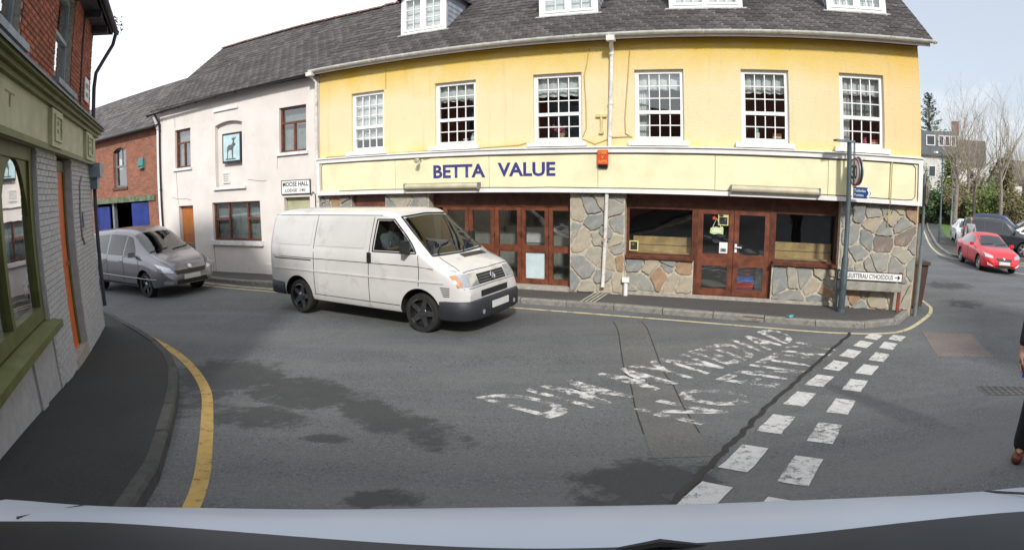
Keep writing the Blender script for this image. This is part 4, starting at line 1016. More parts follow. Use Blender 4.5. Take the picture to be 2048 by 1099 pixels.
# lower storey
PI_ = [(7.12, 8.30), (9.45, X1)]
lb = MB()
for a, b in PI_: lb.box(a, b, .0, .5, -.2, fz0)
lb.box(X0, 7.12, .03, .3, -.2, .98)
lwb = L.put('pier_backing', lb, 'white_brick')
bricks(L, [(a, b, lambda x: lg(x)-.03, fz0) for a, b in PI_], .0, 'white_brick', 300, lwb, lambda p: p[0]-p[1]*.1)
L.put('plinth_panel', MB().box(X0, 7.10, .0, .03, .2, .93).box(6.0, 6.25, -.03, .01, .2, .9), 'white_brick')
ws = L.put('shop_sill', MB().add(((X0, -.16, .98), (7.2, -.16, .98), (7.2, .15, 1.02), (X0, .15, 1.02), (X0, -.16, 1.06), (7.2, -.16, 1.06), (7.2, .15, 1.12), (X0, .15, 1.12)), ((3,2,1,0),(4,5,6,7),(0,1,5,4),(1,2,6,5),(2,3,7,6),(3,0,4,7))), 'green_sill')
f = MB(); frame(f, X0-.5, 7.11, 1.12, fz0, .16, .04, .16)
for x in (5.75,): f.box(x-.05, x+.05, .035, .155, 1.28, fz0-.16)
sw = L.put('shop_window', f, 'green_frame')
f = MB(); sx0, sx1 = 5.8, 6.95                      # arched head of the pane
for i in range(14):
    t0, t1 = i/14, (i+1)/14; g = lambda t: 2.94-.62*abs(2*t-1)**2.4
    x0, x1 = sx0+(sx1-sx0)*t0, sx0+(sx1-sx0)*t1; f.add(((x0, .07, g(t0)), (x1, .07, g(t1)), (x1, .07, 2.96), (x0, .07, 2.96), (x0, .12, g(t0)), (x1, .12, g(t1))), ((0,1,2,3), (0,4,5,1)))
L.put('arch_head', f, 'green_frame', sw)
for a, b in ((X0-.3, 5.70), (5.80, 6.95)): L.at('pane', pane_mesh(b-a, 1.68, 'window_glass'), (a+b)/2, .10, 2.11, sw)
room(L, X0-.4, 7.0, .2, 2.2, .9, 3.05)
L.put('poster', MB().box(5.95, 6.35, .17, .175, 1.85, 2.45), 'paper'); L.put('poster', MB().box(5.85, 6.25, .17, .175, 2.55, 2.85), 'bench_wood'); L.put('poster', MB().box(6.0, 6.4, .18, .185, 1.3, 1.75), 'grey_board')
L.put('door', MB().box(8.40, 9.32, .12, .17, .15, 2.90), 'door_orange_bright')
f = MB(); f.box(8.31, 8.39, .10, .30, .1, 3.05); f.box(9.33, 9.44, .10, .30, .1, 3.05); f.box(8.39, 9.33, .10, .30, 2.90, 3.05); f.quad((8.31, .5, 3.09), (9.45, .5, 3.09), (9.45, 0, 3.09), (8.31, 0, 3.09)); L.put('door_frame', f, 'green_frame')
L.put('door_handle', MB().box(9.15, 9.22, .08, .12, 1.5, 1.56), 'chrome'); L.put('doorstep', MB().box(8.31, 9.44, -.02, .30, -.1, .24), 'concrete')
L.put('cable', MB().tube([(10.35, -.03, 2.86), (10.1, -.03, 2.7), (10.0, -.03, 2.2), (10.05, -.03, 1.85), (10.25, -.03, 1.72)], .018, 6), 'grey_metal'); L.put('entry_panel', MB().box(10.2, 10.34, -.05, 0, 2.0, 2.26), 'grey_metal')
# eaves and downpipe
ev = MB(); ev.box(X0, X1+.35, -.34, .1, 5.72, 5.80); ev.box(X0, X1+.35, -.36, -.30, 5.72, 5.95)
for i in range(8): ev.box(X0+.3+i*1.0, X0+.4+i*1.0, -.32, .02, 5.60, 5.72)
L.put('eaves', ev, 'eave_dark')
L.roof = slope(L, X0-.2, X1+.4, -.38, 5.84, 2.6, 7.6, 'slate')
slates(L, X0-.2, X1+.4, -.38, 5.84, 2.6, 7.6, 'slate', keep=0)
L.put('gutter', MB().tube([(X0, -.42, 5.78), (X1+.45, -.42, 5.78)], .06, 8), 'eave_dark', smooth=40)
L.put('downpipe', MB().tube([(X1+.3, -.42, 5.7), (X1+.3, -.38, 5.5), (X1+.12, -.08, 4.9), (X1+.06, -.06, 4.6), (X1+.06, -.06, .4)], .04, 8), 'eave_dark', smooth=40)
L.put('wall_conduit', MB().tube([(10.35, -.01, 5.7), (10.35, -.01, 4.0)], .02, 6), 'eave_dark')
np_ = thing('street_plate', 'small white street plate high on the near brick corner', 'sign', L.world(10.95, -.01, 4.22), LRZ)
MB().box(-.20, .28, -.02, 0, 0, .42).build('plate', 'sign_white', np_); MB().box(-.13, .2, -.024, -.02, .24, .33).box(-.10, .16, -.024, -.02, .09, .16).build('marks', 'grey_board', np_)
wd = MB(); rr = random.Random(5)
for i in range(60):
    p = Vector((X1+.45+rr.uniform(-.12, .1), -.45+rr.uniform(-.1, .1), 5.80+rr.uniform(-.05, .3))); e = Vector((rr.uniform(-1, 1), rr.uniform(-1, 1), rr.uniform(-.4, 1))).normalized()*.06; f_ = e.orthogonal().normalized()*.025
    wd.quad(p, p+e/2+f_, p+e, p+e/2-f_)
tag(wd.build('gutter_weeds', 'eave_dark'), 'dark weeds sprouting from the near left gutter end', 'weeds')
g_ = bpy.data.objects['gutter_weeds']; g_.matrix_basis = L.root.matrix_basis.copy()

# ------------------------------------------------------------------ houses across the road behind the viewer, seen in the shop panes; two are shaped to shade the near street
def opposite(x, y, rz, w, d, eave, ridge, label):
    o = thing('terrace_house', label, 'building', (x, y, zg(x, y)), rz, 'houses behind the viewer')
    m = MB(); m.quad((-w/2, 0, -.5), (w/2, 0, -.5), (w/2, 0, eave), (-w/2, 0, eave)); m.quad((-w/2, d, -.5), (w/2, d, -.5), (w/2, d, eave), (-w/2, d, eave))
    for s in (-1, 1): m.add(((s*w/2, 0, -.5), (s*w/2, d, -.5), (s*w/2, d, eave), (s*w/2, d/2, ridge), (s*w/2, 0, eave)), ((0, 1, 2, 3, 4),))
    m.build('wall', 'far_brick', o, fix=True)
    m = MB(); e = .3
    for y0 in (-e, d+e): m.quad((-w/2-e, y0, eave-.2), (w/2+e, y0, eave-.2), (w/2+e, d/2, ridge+.05), (-w/2-e, d/2, ridge+.05))
    rf = m.build('roof', 'slate', o); MB().box(w/2-.9, w/2-.1, d/2-.35, d/2+.35, ridge-.6, ridge+1.1).build('chimney', 'far_brick', rf)
    for i in range(3):
        for z in (1.0, 3.6):
            x0 = -w/2+w*(i+.5)/3; wn_ = frame(MB(), x0-.5, x0+.5, z, z+1.4, .07, -.04, .02).build('window', 'white_upvc', o); MB().box(x0-.43, x0+.43, -.02, -.01, z+.07, z+1.33).build('pane', 'dark_glass', wn_)
opposite(3.4, -6, math.pi, 13.5, 7, 6.3, 8.6, 'brick house across the road mirrored in the shop windows, sized to shade the near road')  # unseen behind the camera; placed and widened to throw shadow on the near road
opposite(16.5, -6, math.pi-.3, 9, 7, 5.0, 8.0, 'second brick house across the road mirrored in the shop windows')
opposite(7.8, -7.5, -math.pi/2, 9.0, 7, 5.6, 8.0, 'unseen brick house added on the right of the viewer to block skylight')  # added out of view to cut the skylight on the near street
# ------------------------------------------------------------------ things on and around the shop
def at_shop(name, label, cat, u, d, z, group=None): return thing(name, label, cat, S.world(u, d, z), -YAW, group)
o = at_shop('burglar_alarm', 'orange-red burglar alarm box at the top of the shop fascia', 'alarm box', -2.255, -.125, 2.68)
MB().add(((-.09, -.05, 0), (.09, -.05, 0), (.09, 0, 0), (-.09, 0, 0), (-.10, -.09, .07), (.10, -.09, .07), (.10, 0, .07), (-.10, 0, .07)), ((3,2,1,0),(0,1,5,4),(1,2,6,5),(2,3,7,6),(3,0,4,7))).build('lamp_base', 'black_plastic', o)
MB().add(((-.105, -.09, .07), (.105, -.09, .07), (.105, 0, .07), (-.105, 0, .07), (-.105, -.08, .36), (.105, -.08, .36), (.105, 0, .36), (-.105, 0, .36)), ((3,2,1,0),(4,5,6,7),(0,1,5,4),(1,2,6,5),(2,3,7,6),(3,0,4,7))).build('cover', 'alarm_red', o)
for s, z0, z1 in (('CYBER', .275, .335), ('V', .19, .245), ('ALARMS', .10, .16)):
    t = text_part(Loc(o), s, -.085 if len(s) > 1 else -.03, .085 if len(s) > 1 else .03, z0, z1, -.0915, 'alarm_yellow', None, .02)
for u0, u1, lb in ((-6.80, -4.95, 'beige roller awning box under the BETTA VALUE lettering'), (.29, 2.03, 'beige roller awning box above the glazed double doors')):
    o = at_shop('awning_box', lb, 'awning', (u0+u1)/2, -.20, 2.32); hw = (u1-u0)/2
    MB().tube([(-hw, 0, 0), (hw, 0, 0)], .068, 12).build('cassette', 'beige_box', o, smooth=40)
    for s in (-1, 1): MB().box(s*hw-.012, s*hw+.012, -.07, .09, -.07, .08).build('bracket', 'lead', o)
    MB().box(-hw, hw, .02, .05, .045, .075).build('cover_strip', 'black_plastic', o)
o = at_shop('flood_lamp', 'small grey lamp head fixed to the fascia left of BETTA', 'lamp', -6.41, -.125, 2.88)
MB().tube([(0, 0, .04), (0, -.12, .06)], .014, 6).build('arm', 'grey_metal', o); MB().lathe([(.02, 0), (.05, .05), (.055, .12), (.02, .125)], Matrix.Translation((0, -.12, .06)) @ Matrix.Rotation(R(110), 4, 'X'), 12).build('lamp_head', 'beige_box', o, smooth=40); MB().tube([(.05, -.005, .05), (.3, -.005, .09), (.6, -.005, .08)], .006, 5).build('flex', 'cable', o)
# notices on the glazed door and window
def card(label, u0, u1, z0, z1, m, inner, d=SF-.012):
    o = at_shop('notice', label, 'notice', (u0+u1)/2, d, z0); w, h = (u1-u0)/2, z1-z0
    MB().box(-w, w, -.003, 0, 0, h).build('sheet', m, o)
    for a, b, c, e, mm in inner: MB().box(-w+2*w*a, -w+2*w*b, -.0045, -.003, h*c, h*e).build('printed_panel', mm, o)
card('black notice with pale yellow border in the bottom left corner of the shop window', -1.77, -1.58, .99, 1.20, 'paper_yellow', ((.12, .88, .1, .9, 'black_letter'), (.25, .55, .55, .75, 'paper')), SF-.002)
card('black and white notice high on the left glazed door', .05, .26, 1.58, 1.80, 'paper_yellow', ((.1, .9, .08, .75, 'black_letter'), (.25, .8, .4, .7, 'paper'), (.1, .5, .78, .95, 'black_letter')))
card('white paper notice with printed panel low on the left glazed door', .09, .26, 1.02, 1.24, 'paper', ((.15, .85, .12, .45, 'grey_board'), (.15, .85, .55, .85, 'sign_white'), (.3, .7, .2, .38, 'sign_blue')))
o = at_shop('hanging_sign', 'pale green open sign hanging on a string inside the left glazed door', 'sign', .02, SF-.02, 1.40)
MB().prism([(-.13, .02), (-.05, -.005), (.05, .015), (.14, .0), (.145, .12), (.12, .16), (.06, .135), (-.02, .15), (-.12, .12)], -.012, 0).build('plaque', 'plaque_green', o, fix=True)
MB().tube([(-.08, -.006, .13), (0, -.006, .32), (.09, -.006, .14)], .006, 5).build('string', 'paper', o)
MB().box(-.09, .10, -.0145, -.012, .045, .075).box(-.06, .06, -.0145, -.012, .09, .11).build('writing', 'sign_white', o)
o = at_shop('window_sticker', 'small round red sticker on the left glazed door', 'sticker', -.03, SF-.012, 1.72); MB().lathe([(.035, 0), (.035, .004)], Matrix.Rotation(R(90), 4, 'X'), 12).build('disc', 'alarm_red', o); MB().lathe([(.018, .004), (.018, .006)], Matrix.Rotation(R(90), 4, 'X'), 10).build('emblem', 'door_orange', o)
# goods seen through the glass
for a, b, lb in ((-1.72, -.50, 'yellowish wooden bench behind the window with the corner notice'), (1.25, 2.45, 'yellowish wooden bench behind the window next to the sign post')):
    o = at_shop('bench', lb, 'bench', (a+b)/2, .50, .74); w = (b-a)/2
    MB().box(-w, w, -.02, .02, .20, .54).build('backboard', 'bench_wood', o); MB().box(-w, w, -.16, -.02, .20, .23).build('seat', 'bench_wood', o); MB().box(-w, w, -.024, -.021, .36, .37).build('groove', 'timber_brown', o)
    for s in (-1, 1): MB().box(s*w-.03, s*w+.03, -.15, .02, -.6, .20).build('leg', 'bench_wood', o)
for i, (m, lb) in enumerate((('blue_box', 'blue crate at the bottom of the stack behind the right glazed door'), ('red_box', 'red crate second from the bottom behind the right glazed door'), ('blue_box', 'blue crate third from the bottom behind the right glazed door'), ('red_box', 'red crate topmost of the stack behind the right glazed door'))):
    o = at_shop('crate', lb, 'crate', .67, .62, .12+i*.145, 'crates behind the glazed door'); MB().box(-.17, .17, -.12, .12, 0, .12).build('tub', m, o); frame(MB(), -.18, .18, .10, .135, .012, -.13, .13).build('rim', m, o)
o = at_shop('white_sack', 'pale grey sack leaning behind the right glazed door', 'sack', 1.0, .6, .12)
MB().lathe([(.11, 0), (.13, .2), (.12, .6), (.09, .82), (.05, .88), (.07, .95)], Matrix.Identity(4), 12).build('bag', 'frosted', o, smooth=50); MB().lathe([(.062, .87), (.066, .885), (.062, .9)], Matrix.Identity(4), 10).build('tie', 'grey_metal', o)
o = at_shop('partition', 'dull grey partition board inside the left shopfront', 'partition', -4.6, 1.0, .1); MB().box(-1.6, 1.5, 0, .04, 0, 1.75).build('board', 'grey_board', o); MB().box(-.45, -.38, -.02, 0, .6, 1.5).box(.2, .26, -.02, 0, .5, 1.45).build('batten', 'door_orange', o); MB().box(.3, .8, -.02, -.005, .9, 1.25).build('card', 'paper', o)
# ornaments on the upstairs sills
def ornament(label, u, prof, m, cat='ornament', z=3.31):
    o = at_shop('ornament', label, cat, u, .24, z); MB().lathe(prof, Matrix.Identity(4), 12).build('pot', m, o, smooth=45); return o
o = ornament('white lidded jar on the sill of the second upstairs window', -5.27, [(.045, 0), (.06, .06), (.05, .13), (.03, .15)], 'sign_white', 'jar'); MB().lathe([(.035, .15), (.03, .18), (.005, .2)], Matrix.Identity(4), 10).build('lid', 'sign_white', o)
o = ornament('small white bowl on the sill of the second upstairs window', -5.46, [(.03, 0), (.06, .05), (.065, .08)], 'sign_white', 'bowl'); MB().lathe([(.02, .0), (.035, .006)], Matrix.Identity(4), 8).build('foot', 'sign_white', o)
o = ornament('pink flowers in a pot on the sill of the third upstairs window', -3.22, [(.05, 0), (.075, .1), (.08, .12)], 'bench_wood', 'flowers'); rr = random.Random(3)
fl = MB()
for i in range(40):
    p = Vector((rr.gauss(0, .13), rr.gauss(0, .04), .2+rr.gauss(0, .05))); a = Vector((rr.uniform(-1, 1), rr.uniform(-1, 1), rr.uniform(-1, 1))).normalized()*.03; b = a.orthogonal().normalized()*.03; fl.quad(p-a, p-b, p+a, p+b)
fl.build('petals', 'pink', o)['kind'] = 'stuff'
o = ornament('white bottle on the sill of the fifth upstairs window', .82, [(.05, 0), (.055, .13), (.025, .17), (.02, .2)], 'sign_white', 'bottle'); MB().lathe([(.024, .2), (.024, .23)], Matrix.Identity(4), 8).build('cap', 'aqua', o)
o = at_shop('ornament', 'orange box on the sill of the fifth upstairs window', 'box', 1.22, .24, 3.31); MB().box(-.09, .09, -.04, .04, 0, .13).build('carton', 'door_orange', o); MB().box(-.09, .09, -.0425, -.0405, .04, .07).build('stripe', 'paper', o)
o = at_shop('ornament', 'red box on the sill of the sixth upstairs window', 'box', 3.24, .24, 3.31); MB().box(-.08, .08, -.04, .04, 0, .11).build('carton', 'alarm_red', o); MB().box(-.08, .08, -.0425, -.0405, .04, .06).build('stripe', 'paper', o)
o = ornament('pink vase on the sill of the sixth upstairs window', 3.05, [(.04, 0), (.06, .05), (.03, .11), (.045, .14)], 'pink', 'vase'); MB().lathe([(.03, .141), (.001, .142)], Matrix.Identity(4), 8).build('mouth', 'black_plastic', o)
o = at_shop('flue_pipe', 'stubby white vent pipe at the foot of the stone pier', 'vent pipe', -1.78, -.05, .1)
MB().tube([(0, 0, 0), (0, 0, .28)], .045, 10).build('pipe', 'white_paint', o, smooth=40); MB().box(-.07, .07, -.06, .06, .28, .37).build('cowl', 'sign_white', o)

# ------------------------------------------------------------------ signs on the corner
PX, PY = 6.24, 9.17; pz = zg(PX, PY)+.1
sp = thing('sign_post', 'grey-blue post with 30 signs and a blue toilets sign outside the shop corner', 'sign post', (PX, PY, pz))
MB().tube([(0, 0, 0), (0, 0, 1.02), (0, 0, 1.06), (0, 0, 3.2)], [.07, .07, .048, .045], 14).build('pole', 'pole_blue', sp, smooth=40)
MB().lathe([(.09, 0), (.085, .05), (.07, .06)], Matrix.Identity(4), 14).build('base_collar', 'pole_blue', sp, smooth=40)
def disc(parent, loc, ang, back=False, r=.27):
    M = Matrix.Translation(loc) @ Matrix.Rotation(ang, 4, 'Z') @ Matrix.Rotation(R(90), 4, 'Y')       # +z of M faces direction ang
    p = MB().lathe([(r, -.02), (r, 0)], M, 28).build('sign_disc', 'grey_metal', parent, smooth=30)
    if not back:
        MB().lathe([(r*.98, .001), (r*.98, .003)], M, 28).build('red_ring', 'sign_red', p); MB().lathe([(r*.85, .0035), (r*.85, .005)], M, 28).build('white_field', 'sign_white', p)
        me = text_mesh('30', .02); vs = [v.co.copy() for v in me.vertices]; x0, x1 = min(v.x for v in vs), max(v.x for v in vs); y0, y1 = min(v.y for v in vs), max(v.y for v in vs)
        for v in me.vertices: q = Vector(((v.co.y-y0)/(y1-y0)*-.26+.13, (v.co.x-x0)/(x1-x0)*.28-.14, .007)); v.co = M @ q
        me.materials.clear(); me.materials.append(M_('black_letter')); link('numerals', me, p)
    return p
aF = math.atan2(.22, -1.0); aB = aF+math.pi
ex, ey = .10, -.04
disc(sp, (ex, ey, 2.64), aF); disc(sp, (ex+.09, ey, 2.66), aB, True)
MB().box(-.33, .10, -.06, .06, 3.18, 3.22).tube([(.1, -.03, 2.3), (.1, -.03, 3.2)], .02, 8).build('sign_lamp_arm', 'pole_grey', sp)
td = Matrix.Translation((.04, -.06, 2.14)) @ Matrix.Rotation(R(-24), 4, 'Z')
m = MB().prism([(0, 0), (.30, 0), (.40, .12), (.30, .24), (0, .24)], -.012, 0); me = m.mesh('toilets_panel', 'sign_white'); recalc(me); me.transform(td); pn = link('toilets_panel', me, sp)
m = MB().prism([(.02, .018), (.292, .018), (.378, .12), (.292, .222), (.02, .222)], -.015, -.0125); me = m.mesh('blue_field', 'sign_blue'); recalc(me); me.transform(td); link('blue_field', me, pn)
m = MB().prism([(.285, .045), (.315, .045), (.36, .12), (.315, .195), (.285, .195), (.325, .12)], -.018, -.0155); me = m.mesh('arrow', 'sign_white'); recalc(me); me.transform(td); link('arrow', me, pn)
for s, z0, z1, w in (('Toiledau', .135, .19, .24), ('Toilets', .055, .10, .20)):
    t = text_part(Loc(sp), s, .035, .035+w-.01, z0, z1, -.0165, 'sign_white', pn, .0); t.data.transform(td)
nb = thing('street_name_sign', 'white CYFLEUSTERAU CYHOEDDUS board on low posts against the stone corner', 'sign', S.world(3.2, -.22, .1), -YAW)
MB().box(-.72, .64, -.02, 0, .60, .76).build('board', 'sign_white', nb); frame(MB(), -.725, .645, .595, .765, .012, -.024, .002).build('edge', 'black_letter', nb)
text_part(Loc(nb), 'CYFLEUSTERAU CYHOEDDUS', -.69, .44, .635, .725, -.023, 'black_letter', nb.children[0], .01)
MB().prism([(.48, .675), (.55, .675), (.535, .64), (.555, .64), (.60, .68), (.555, .72), (.535, .72), (.55, .69), (.48, .69)], -.0235, -.021).build('arrow', 'black_letter', nb, fix=True)
MB().box(-.72, .64, -.018, 0, .40, .57).build('lower_board', 'plate_grey', nb)
lm = MB(); rr = random.Random(4)
for i in range(13):
    x = -.50+i*.055+rr.uniform(-.02, .02); lm.box(x, x+.012, -.0205, -.018, .49, .49+rr.uniform(.02, .06))
lm.build('worn_lettering', 'grey_board', nb)['kind'] = 'stuff'
for x, m in ((-.70, 'pole_grey'), (.62, 'post_red')): MB().box(x-.03, x+.03, .0, .05, 0, .78).build('post', m, nb)
cp_ = thing('corner_post', 'galvanised post with a round sign edge-on at the shop corner', 'sign post', (8.03, 8.98, zg(8.03, 8.98)))
MB().tube([(0, 0, 0), (0, 0, 1.4)], .045, 12).build('sleeve', 'grey_metal', cp_, smooth=40); MB().tube([(0, 0, 1.4), (0, 0, 2.8)], .03, 10).build('pole', 'pole_grey', cp_, smooth=40)
disc(cp_, (.10, .02, 2.45), math.atan2(.60, -.80), False, .27)
wb = thing('wheelie_bin', 'brown wheeled bin tucked behind the shop corner', 'bin', (8.55, 9.75, zg(8.5, 9.7)), -YAW)
MB().add(((-.2, -.2, .05), (.2, -.2, .05), (.2, .2, .05), (-.2, .2, .05), (-.25, -.26, .95), (.25, -.26, .95), (.25, .26, .95), (-.25, .26, .95)), ((3,2,1,0),(4,5,6,7),(0,1,5,4),(1,2,6,5),(2,3,7,6),(3,0,4,7))).build('tub', 'bin_brown', wb); MB().box(-.28, .28, -.3, .28, .95, 1.02).build('lid', 'bin_brown', wb)
for s in (-1, 1): MB().lathe([(.1, -.025), (.1, .025)], Matrix.Translation((s*.2, .2, .1)) @ Matrix.Rotation(R(90), 4, 'Y'), 12).build('wheel', 'black_rubber', wb)
o = thing('litter', 'crumpled turquoise litter on the shop kerb', 'litter', (4.93, 8.88, .11), .4); rr = random.Random(8); lm = MB()
vs = [(rr.uniform(-.1, .1), rr.uniform(-.04, .04), rr.uniform(0, .06)) for _ in range(10)]; lm.add(vs, [(i, (i+1) % 10, (i+3) % 10) for i in range(10)]); lm.build('wrapper', 'aqua', o); MB().box(-.05, .06, -.03, .03, 0, .02).build('wrapper_base', 'aqua', o)
tag(MB().tube([(4.05, 9.02, .118), (4.2, 8.93, .125), (4.4, 8.86, .118)], .012, 5).build('twig', 'timber_brown'), 'dark twig lying on the shop kerb', 'twig')
# ------------------------------------------------------------------ vehicles
def smooth_arr(v, k):
    v = np.array(v, float)
    for _ in range(k): v[1:-1] = .25*v[:-2]+.5*v[1:-1]+.25*v[2:]
    return v
def shell(C, n=64, inset=0.0, zmin=None):
    """closed car body: stations along x, each a ring from the sill over the shoulder to the roof"""
    xr, xf = C['x'][0]+inset, C['x'][1]-inset
    t = np.linspace(0, 1, n); xs = xr+(xf-xr)*(.5-.5*np.cos(np.pi*t))*.35+(xf-xr)*t*.65
    g = lambda key, k=2: smooth_arr(np.interp(xs, *zip(*C[key])), k)
    W, ZB, ZT, ZL, WT = g('w'), g('zb'), g('zt', C.get('sm', 2)), g('belt'), g('wt')
    rings = []
    for i, x in enumerate(xs):
        w, zb, zt, wt = W[i]-inset, ZB[i], ZT[i]-inset, WT[i]-inset
        if zmin is not None: zb = zmin
        zl = min(ZL[i], zt-.03); zl = max(zl, zb+.02); q = min(1, max(.12, (zt-zl)/.35)); cr = C.get('crown', .03)*min(1, q+.3)
        wb = w-.012; lo = [(0, zb), (w*.55, zb), (w*.86, zb+.004), (w*.955, zb+.035), (w*.99, zb+.10)]
        for f in (.25, .5, .75): lo.append((w+.012*math.sin(math.pi*f), zb+.1+(zl-zb-.1)*f))
        lo += [(w, zl-.03), (wb-.004, zl)]
        zs = zt-.09*q; up = [(wb+(wt-wb)*f**1.15, zl+(zs-zl)*f) for f in (.12, .3, .5, .7, .86, 1.0)]
        up += [(wt-.022*q, zt-.045*q), (wt-.065*q, zt-.015*q), (wt*.80, zt+cr*.36), (wt*.5, zt+cr*.75), (0, zt+cr)]
        half = lo+up
        rings.append([(x, -y, z) for y, z in half]+[(x, y, z) for y, z in half[-2:0:-1]])
    m = MB(); k = len(rings[0]); m.v = [p for r in rings for p in r]
    m.f = [(i*k+j, i*k+(j+1) % k, (i+1)*k+(j+1) % k, (i+1)*k+j) for i in range(n-1) for j in range(k)]
    m.f += [tuple(range(k))[::-1], tuple((n-1)*k+j for j in range(k))]
    return m
def resamp2(pts, n):
    P = np.array(pts, float); s = np.r_[0, np.cumsum(np.linalg.norm(np.diff(P, axis=0), axis=1))]; q = np.linspace(0, s[-1], n)
    return np.stack([np.interp(q, s, P[:, 0]), np.interp(q, s, P[:, 1])], 1)
class Car:
    def __init__(s, name, label, cat, C, paint, loc, rz, group=None, cut=True, low=False):
        s.C = C; s.root = thing(name, label, cat, loc, rz, group)
        base = shell(C, 40 if low else 64); me = base.mesh('body', paint); recalc(me)
        bm = bmesh.new(); bm.from_mesh(me); bmesh.ops.triangulate(bm, faces=[f for f in bm.faces if len(f.verts) > 4]); s.bvh = BVHTree.FromBMesh(bm); bm.free()
        ob = bpy.data.objects.new('tmp', me); COL.objects.link(ob); cut_obs = []
        def cutter(m, mm):
            c = m.mesh('cut', mm); recalc(c); o = bpy.data.objects.new('cut', c); COL.objects.link(o); cut_obs.append(o)
            md = ob.modifiers.new('b', 'BOOLEAN'); md.operation = 'DIFFERENCE'; md.solver = 'EXACT'; md.object = o
            try: md.material_mode = 'TRANSFER'
            except Exception: pass
        for x in C['axles']:
            for y in (-1, 1):
                Mx = Matrix.Translation((x, y*(C['track']+.22), C['r']+.015)) @ Matrix.Rotation(R(90), 4, 'X'); cutter(MB().lathe([(C['arch'], -.36), (C['arch'], .36)], Mx, 32), 'black_rubber')
        if cut:
            cutter(shell(C, 40, .055, C['floor']), 'black_plastic')
            for lo, hi in C['side_windows']:
                poly = list(lo)+list(hi)[::-1]; cutter(MB().prism(poly, -2, 2), 'black_plastic')
            lo, hi = C['screen']; poly = list(lo)+list(hi)[::-1]
            m = MB(); nn = len(poly); xa, xb = C['screen_x']; m.add([(xa, y, z) for y, z in poly]+[(xb, y, z) for y, z in poly], [tuple(range(nn)), tuple(range(2*nn-1, nn-1, -1))]+[(i, nn+i, nn+(i+1) % nn, (i+1) % nn) for i in range(nn)]); cutter(m, 'black_plastic')
        dg = bpy.context.evaluated_depsgraph_get(); dg.update(); out = bpy.data.meshes.new_from_object(ob.evaluated_get(dg))
        for o in cut_obs+[ob]: bpy.data.objects.remove(o)
        out.shade_smooth(); out.set_sharp_from_angle(angle=R(32)); s.body = link('body', out, s.root)
    def hit(s, mode, a, b, side=1):
        if mode == 'side': o, d = Vector((a, side*4, b)), Vector((0, -side, 0))
        elif mode == 'front': o, d = Vector((6, a, b)), Vector((-1, 0, 0))
        elif mode == 'rear': o, d = Vector((-6, a, b)), Vector((1, 0, 0))
        else: o, d = Vector((a, b, 5)), Vector((0, 0, -1))
        h = s.bvh.ray_cast(o, d)
        if h[0] is None: h = s.bvh.find_nearest(o+d*(3 if mode == 'side' else 4))
        n = h[1] if h[1].dot(d) < 0 else -h[1]
        return h[0], n
    def patch(s, name, lo, hi, mode, m, side=1, off=.004, n=10, k=6, parent=None, thick=.012):
        A, B = resamp2(lo, n), resamp2(hi, n); mb = MB(); N = []
        for i in range(n):
            for j in range(k):
                t = j/(k-1); p = A[i]*(1-t)+B[i]*t; h, nn = s.hit(mode, p[0], p[1], side); mb.v.append(tuple(h+nn*off)); N.append(nn)
        f = [(i*k+j, (i+1)*k+j, (i+1)*k+j+1, i*k+j+1) for i in range(n-1) for j in range(k-1)]
        mb.f = f[:]; b = len(mb.v); mb.v += [tuple(Vector(v)-nn*thick) for v, nn in zip(mb.v, N)]; mb.f += [tuple(b+q for q in q4)[::-1] for q4 in f]
        rim = [i*k for i in range(n)]+[(n-1)*k+j for j in range(1, k)]+[i*k+k-1 for i in range(n-2, -1, -1)]+[j for j in range(k-2, 0, -1)]
        mb.f += [(rim[i], b+rim[i], b+rim[(i+1) % len(rim)], rim[(i+1) % len(rim)]) for i in range(len(rim))]
        return mb.build(name, m, parent or s.root, smooth=40, fix=True)
    def seam(s, pts, mode='side', sides=(-1, 1), r=.0065, m='black_plastic', name='panel_gap', parent=None, off=.0, n=14):
        for sd in sides:
            P = resamp2(pts, n); q = []
            for a, b in P: h, nn = s.hit(mode, a, b, sd); q.append(h+nn*off)
            MB().tube(q, r, 5).build(name, m, parent or s.root)
    def wheels(s, rimm, spokes=5, ry=None):
        r = s.C['r']; rr_ = s.C.get('rim', r*.68); tw = .105
        tyre = MB().lathe([(rr_, -tw), (r*.93, -tw*1.0), (r*.985, -tw*.8), (r, -tw*.5), (r, tw*.5), (r*.985, tw*.8), (r*.93, tw), (rr_, tw), (rr_*.98, 0), (rr_, -tw)], Matrix.Rotation(R(90), 4, 'X'), 32, False).mesh('wheel', 'rubber_tyre', 40)
        rm = MB(); rm.lathe([(rr_*1.0, .075), (rr_*1.03, .10), (rr_*.97, .108), (rr_*.92, .06), (rr_*.9, -.05)], Matrix.Rotation(R(90), 4, 'X'), 32, False)
        for i in range(spokes):
            a = 2*math.pi*i/spokes+.3; Mx = Matrix.Rotation(a, 4, 'Y')
            P = [Mx @ Vector(p) for p in ((-.055, -.075, .05), (.055, -.075, .05), (.035, -.085, rr_*.95), (-.035, -.085, rr_*.95), (-.055, -.03, .05), (.055, -.03, .05), (.035, -.05, rr_*.95), (-.035, -.05, rr_*.95))]
            rm.add(P, ((0,1,2,3),(7,6,5,4),(0,4,5,1),(1,5,6,2),(2,6,7,3),(3,7,4,0)))
        rm.lathe([(.075, .03), (.075, .085), (.05, .095)], Matrix.Rotation(R(90), 4, 'X'), 16)
        rme = rm.mesh('rim', rimm, 40); recalc(rme)
        dk = MB().lathe([(rr_*.95, .0), (rr_*.95, .01)], Matrix.Rotation(R(90), 4, 'X'), 24).mesh('brake_disc', 'black_plastic')
        for x in s.C['axles']:
            for y in (-1, 1):
                w = link('wheel', tyre, s.root, (x, y*s.C['track'], r))
                if y > 0: w.rotation_euler = (0, 0, math.pi)
                link('rim', rme, w); link('brake_disc', dk, w)
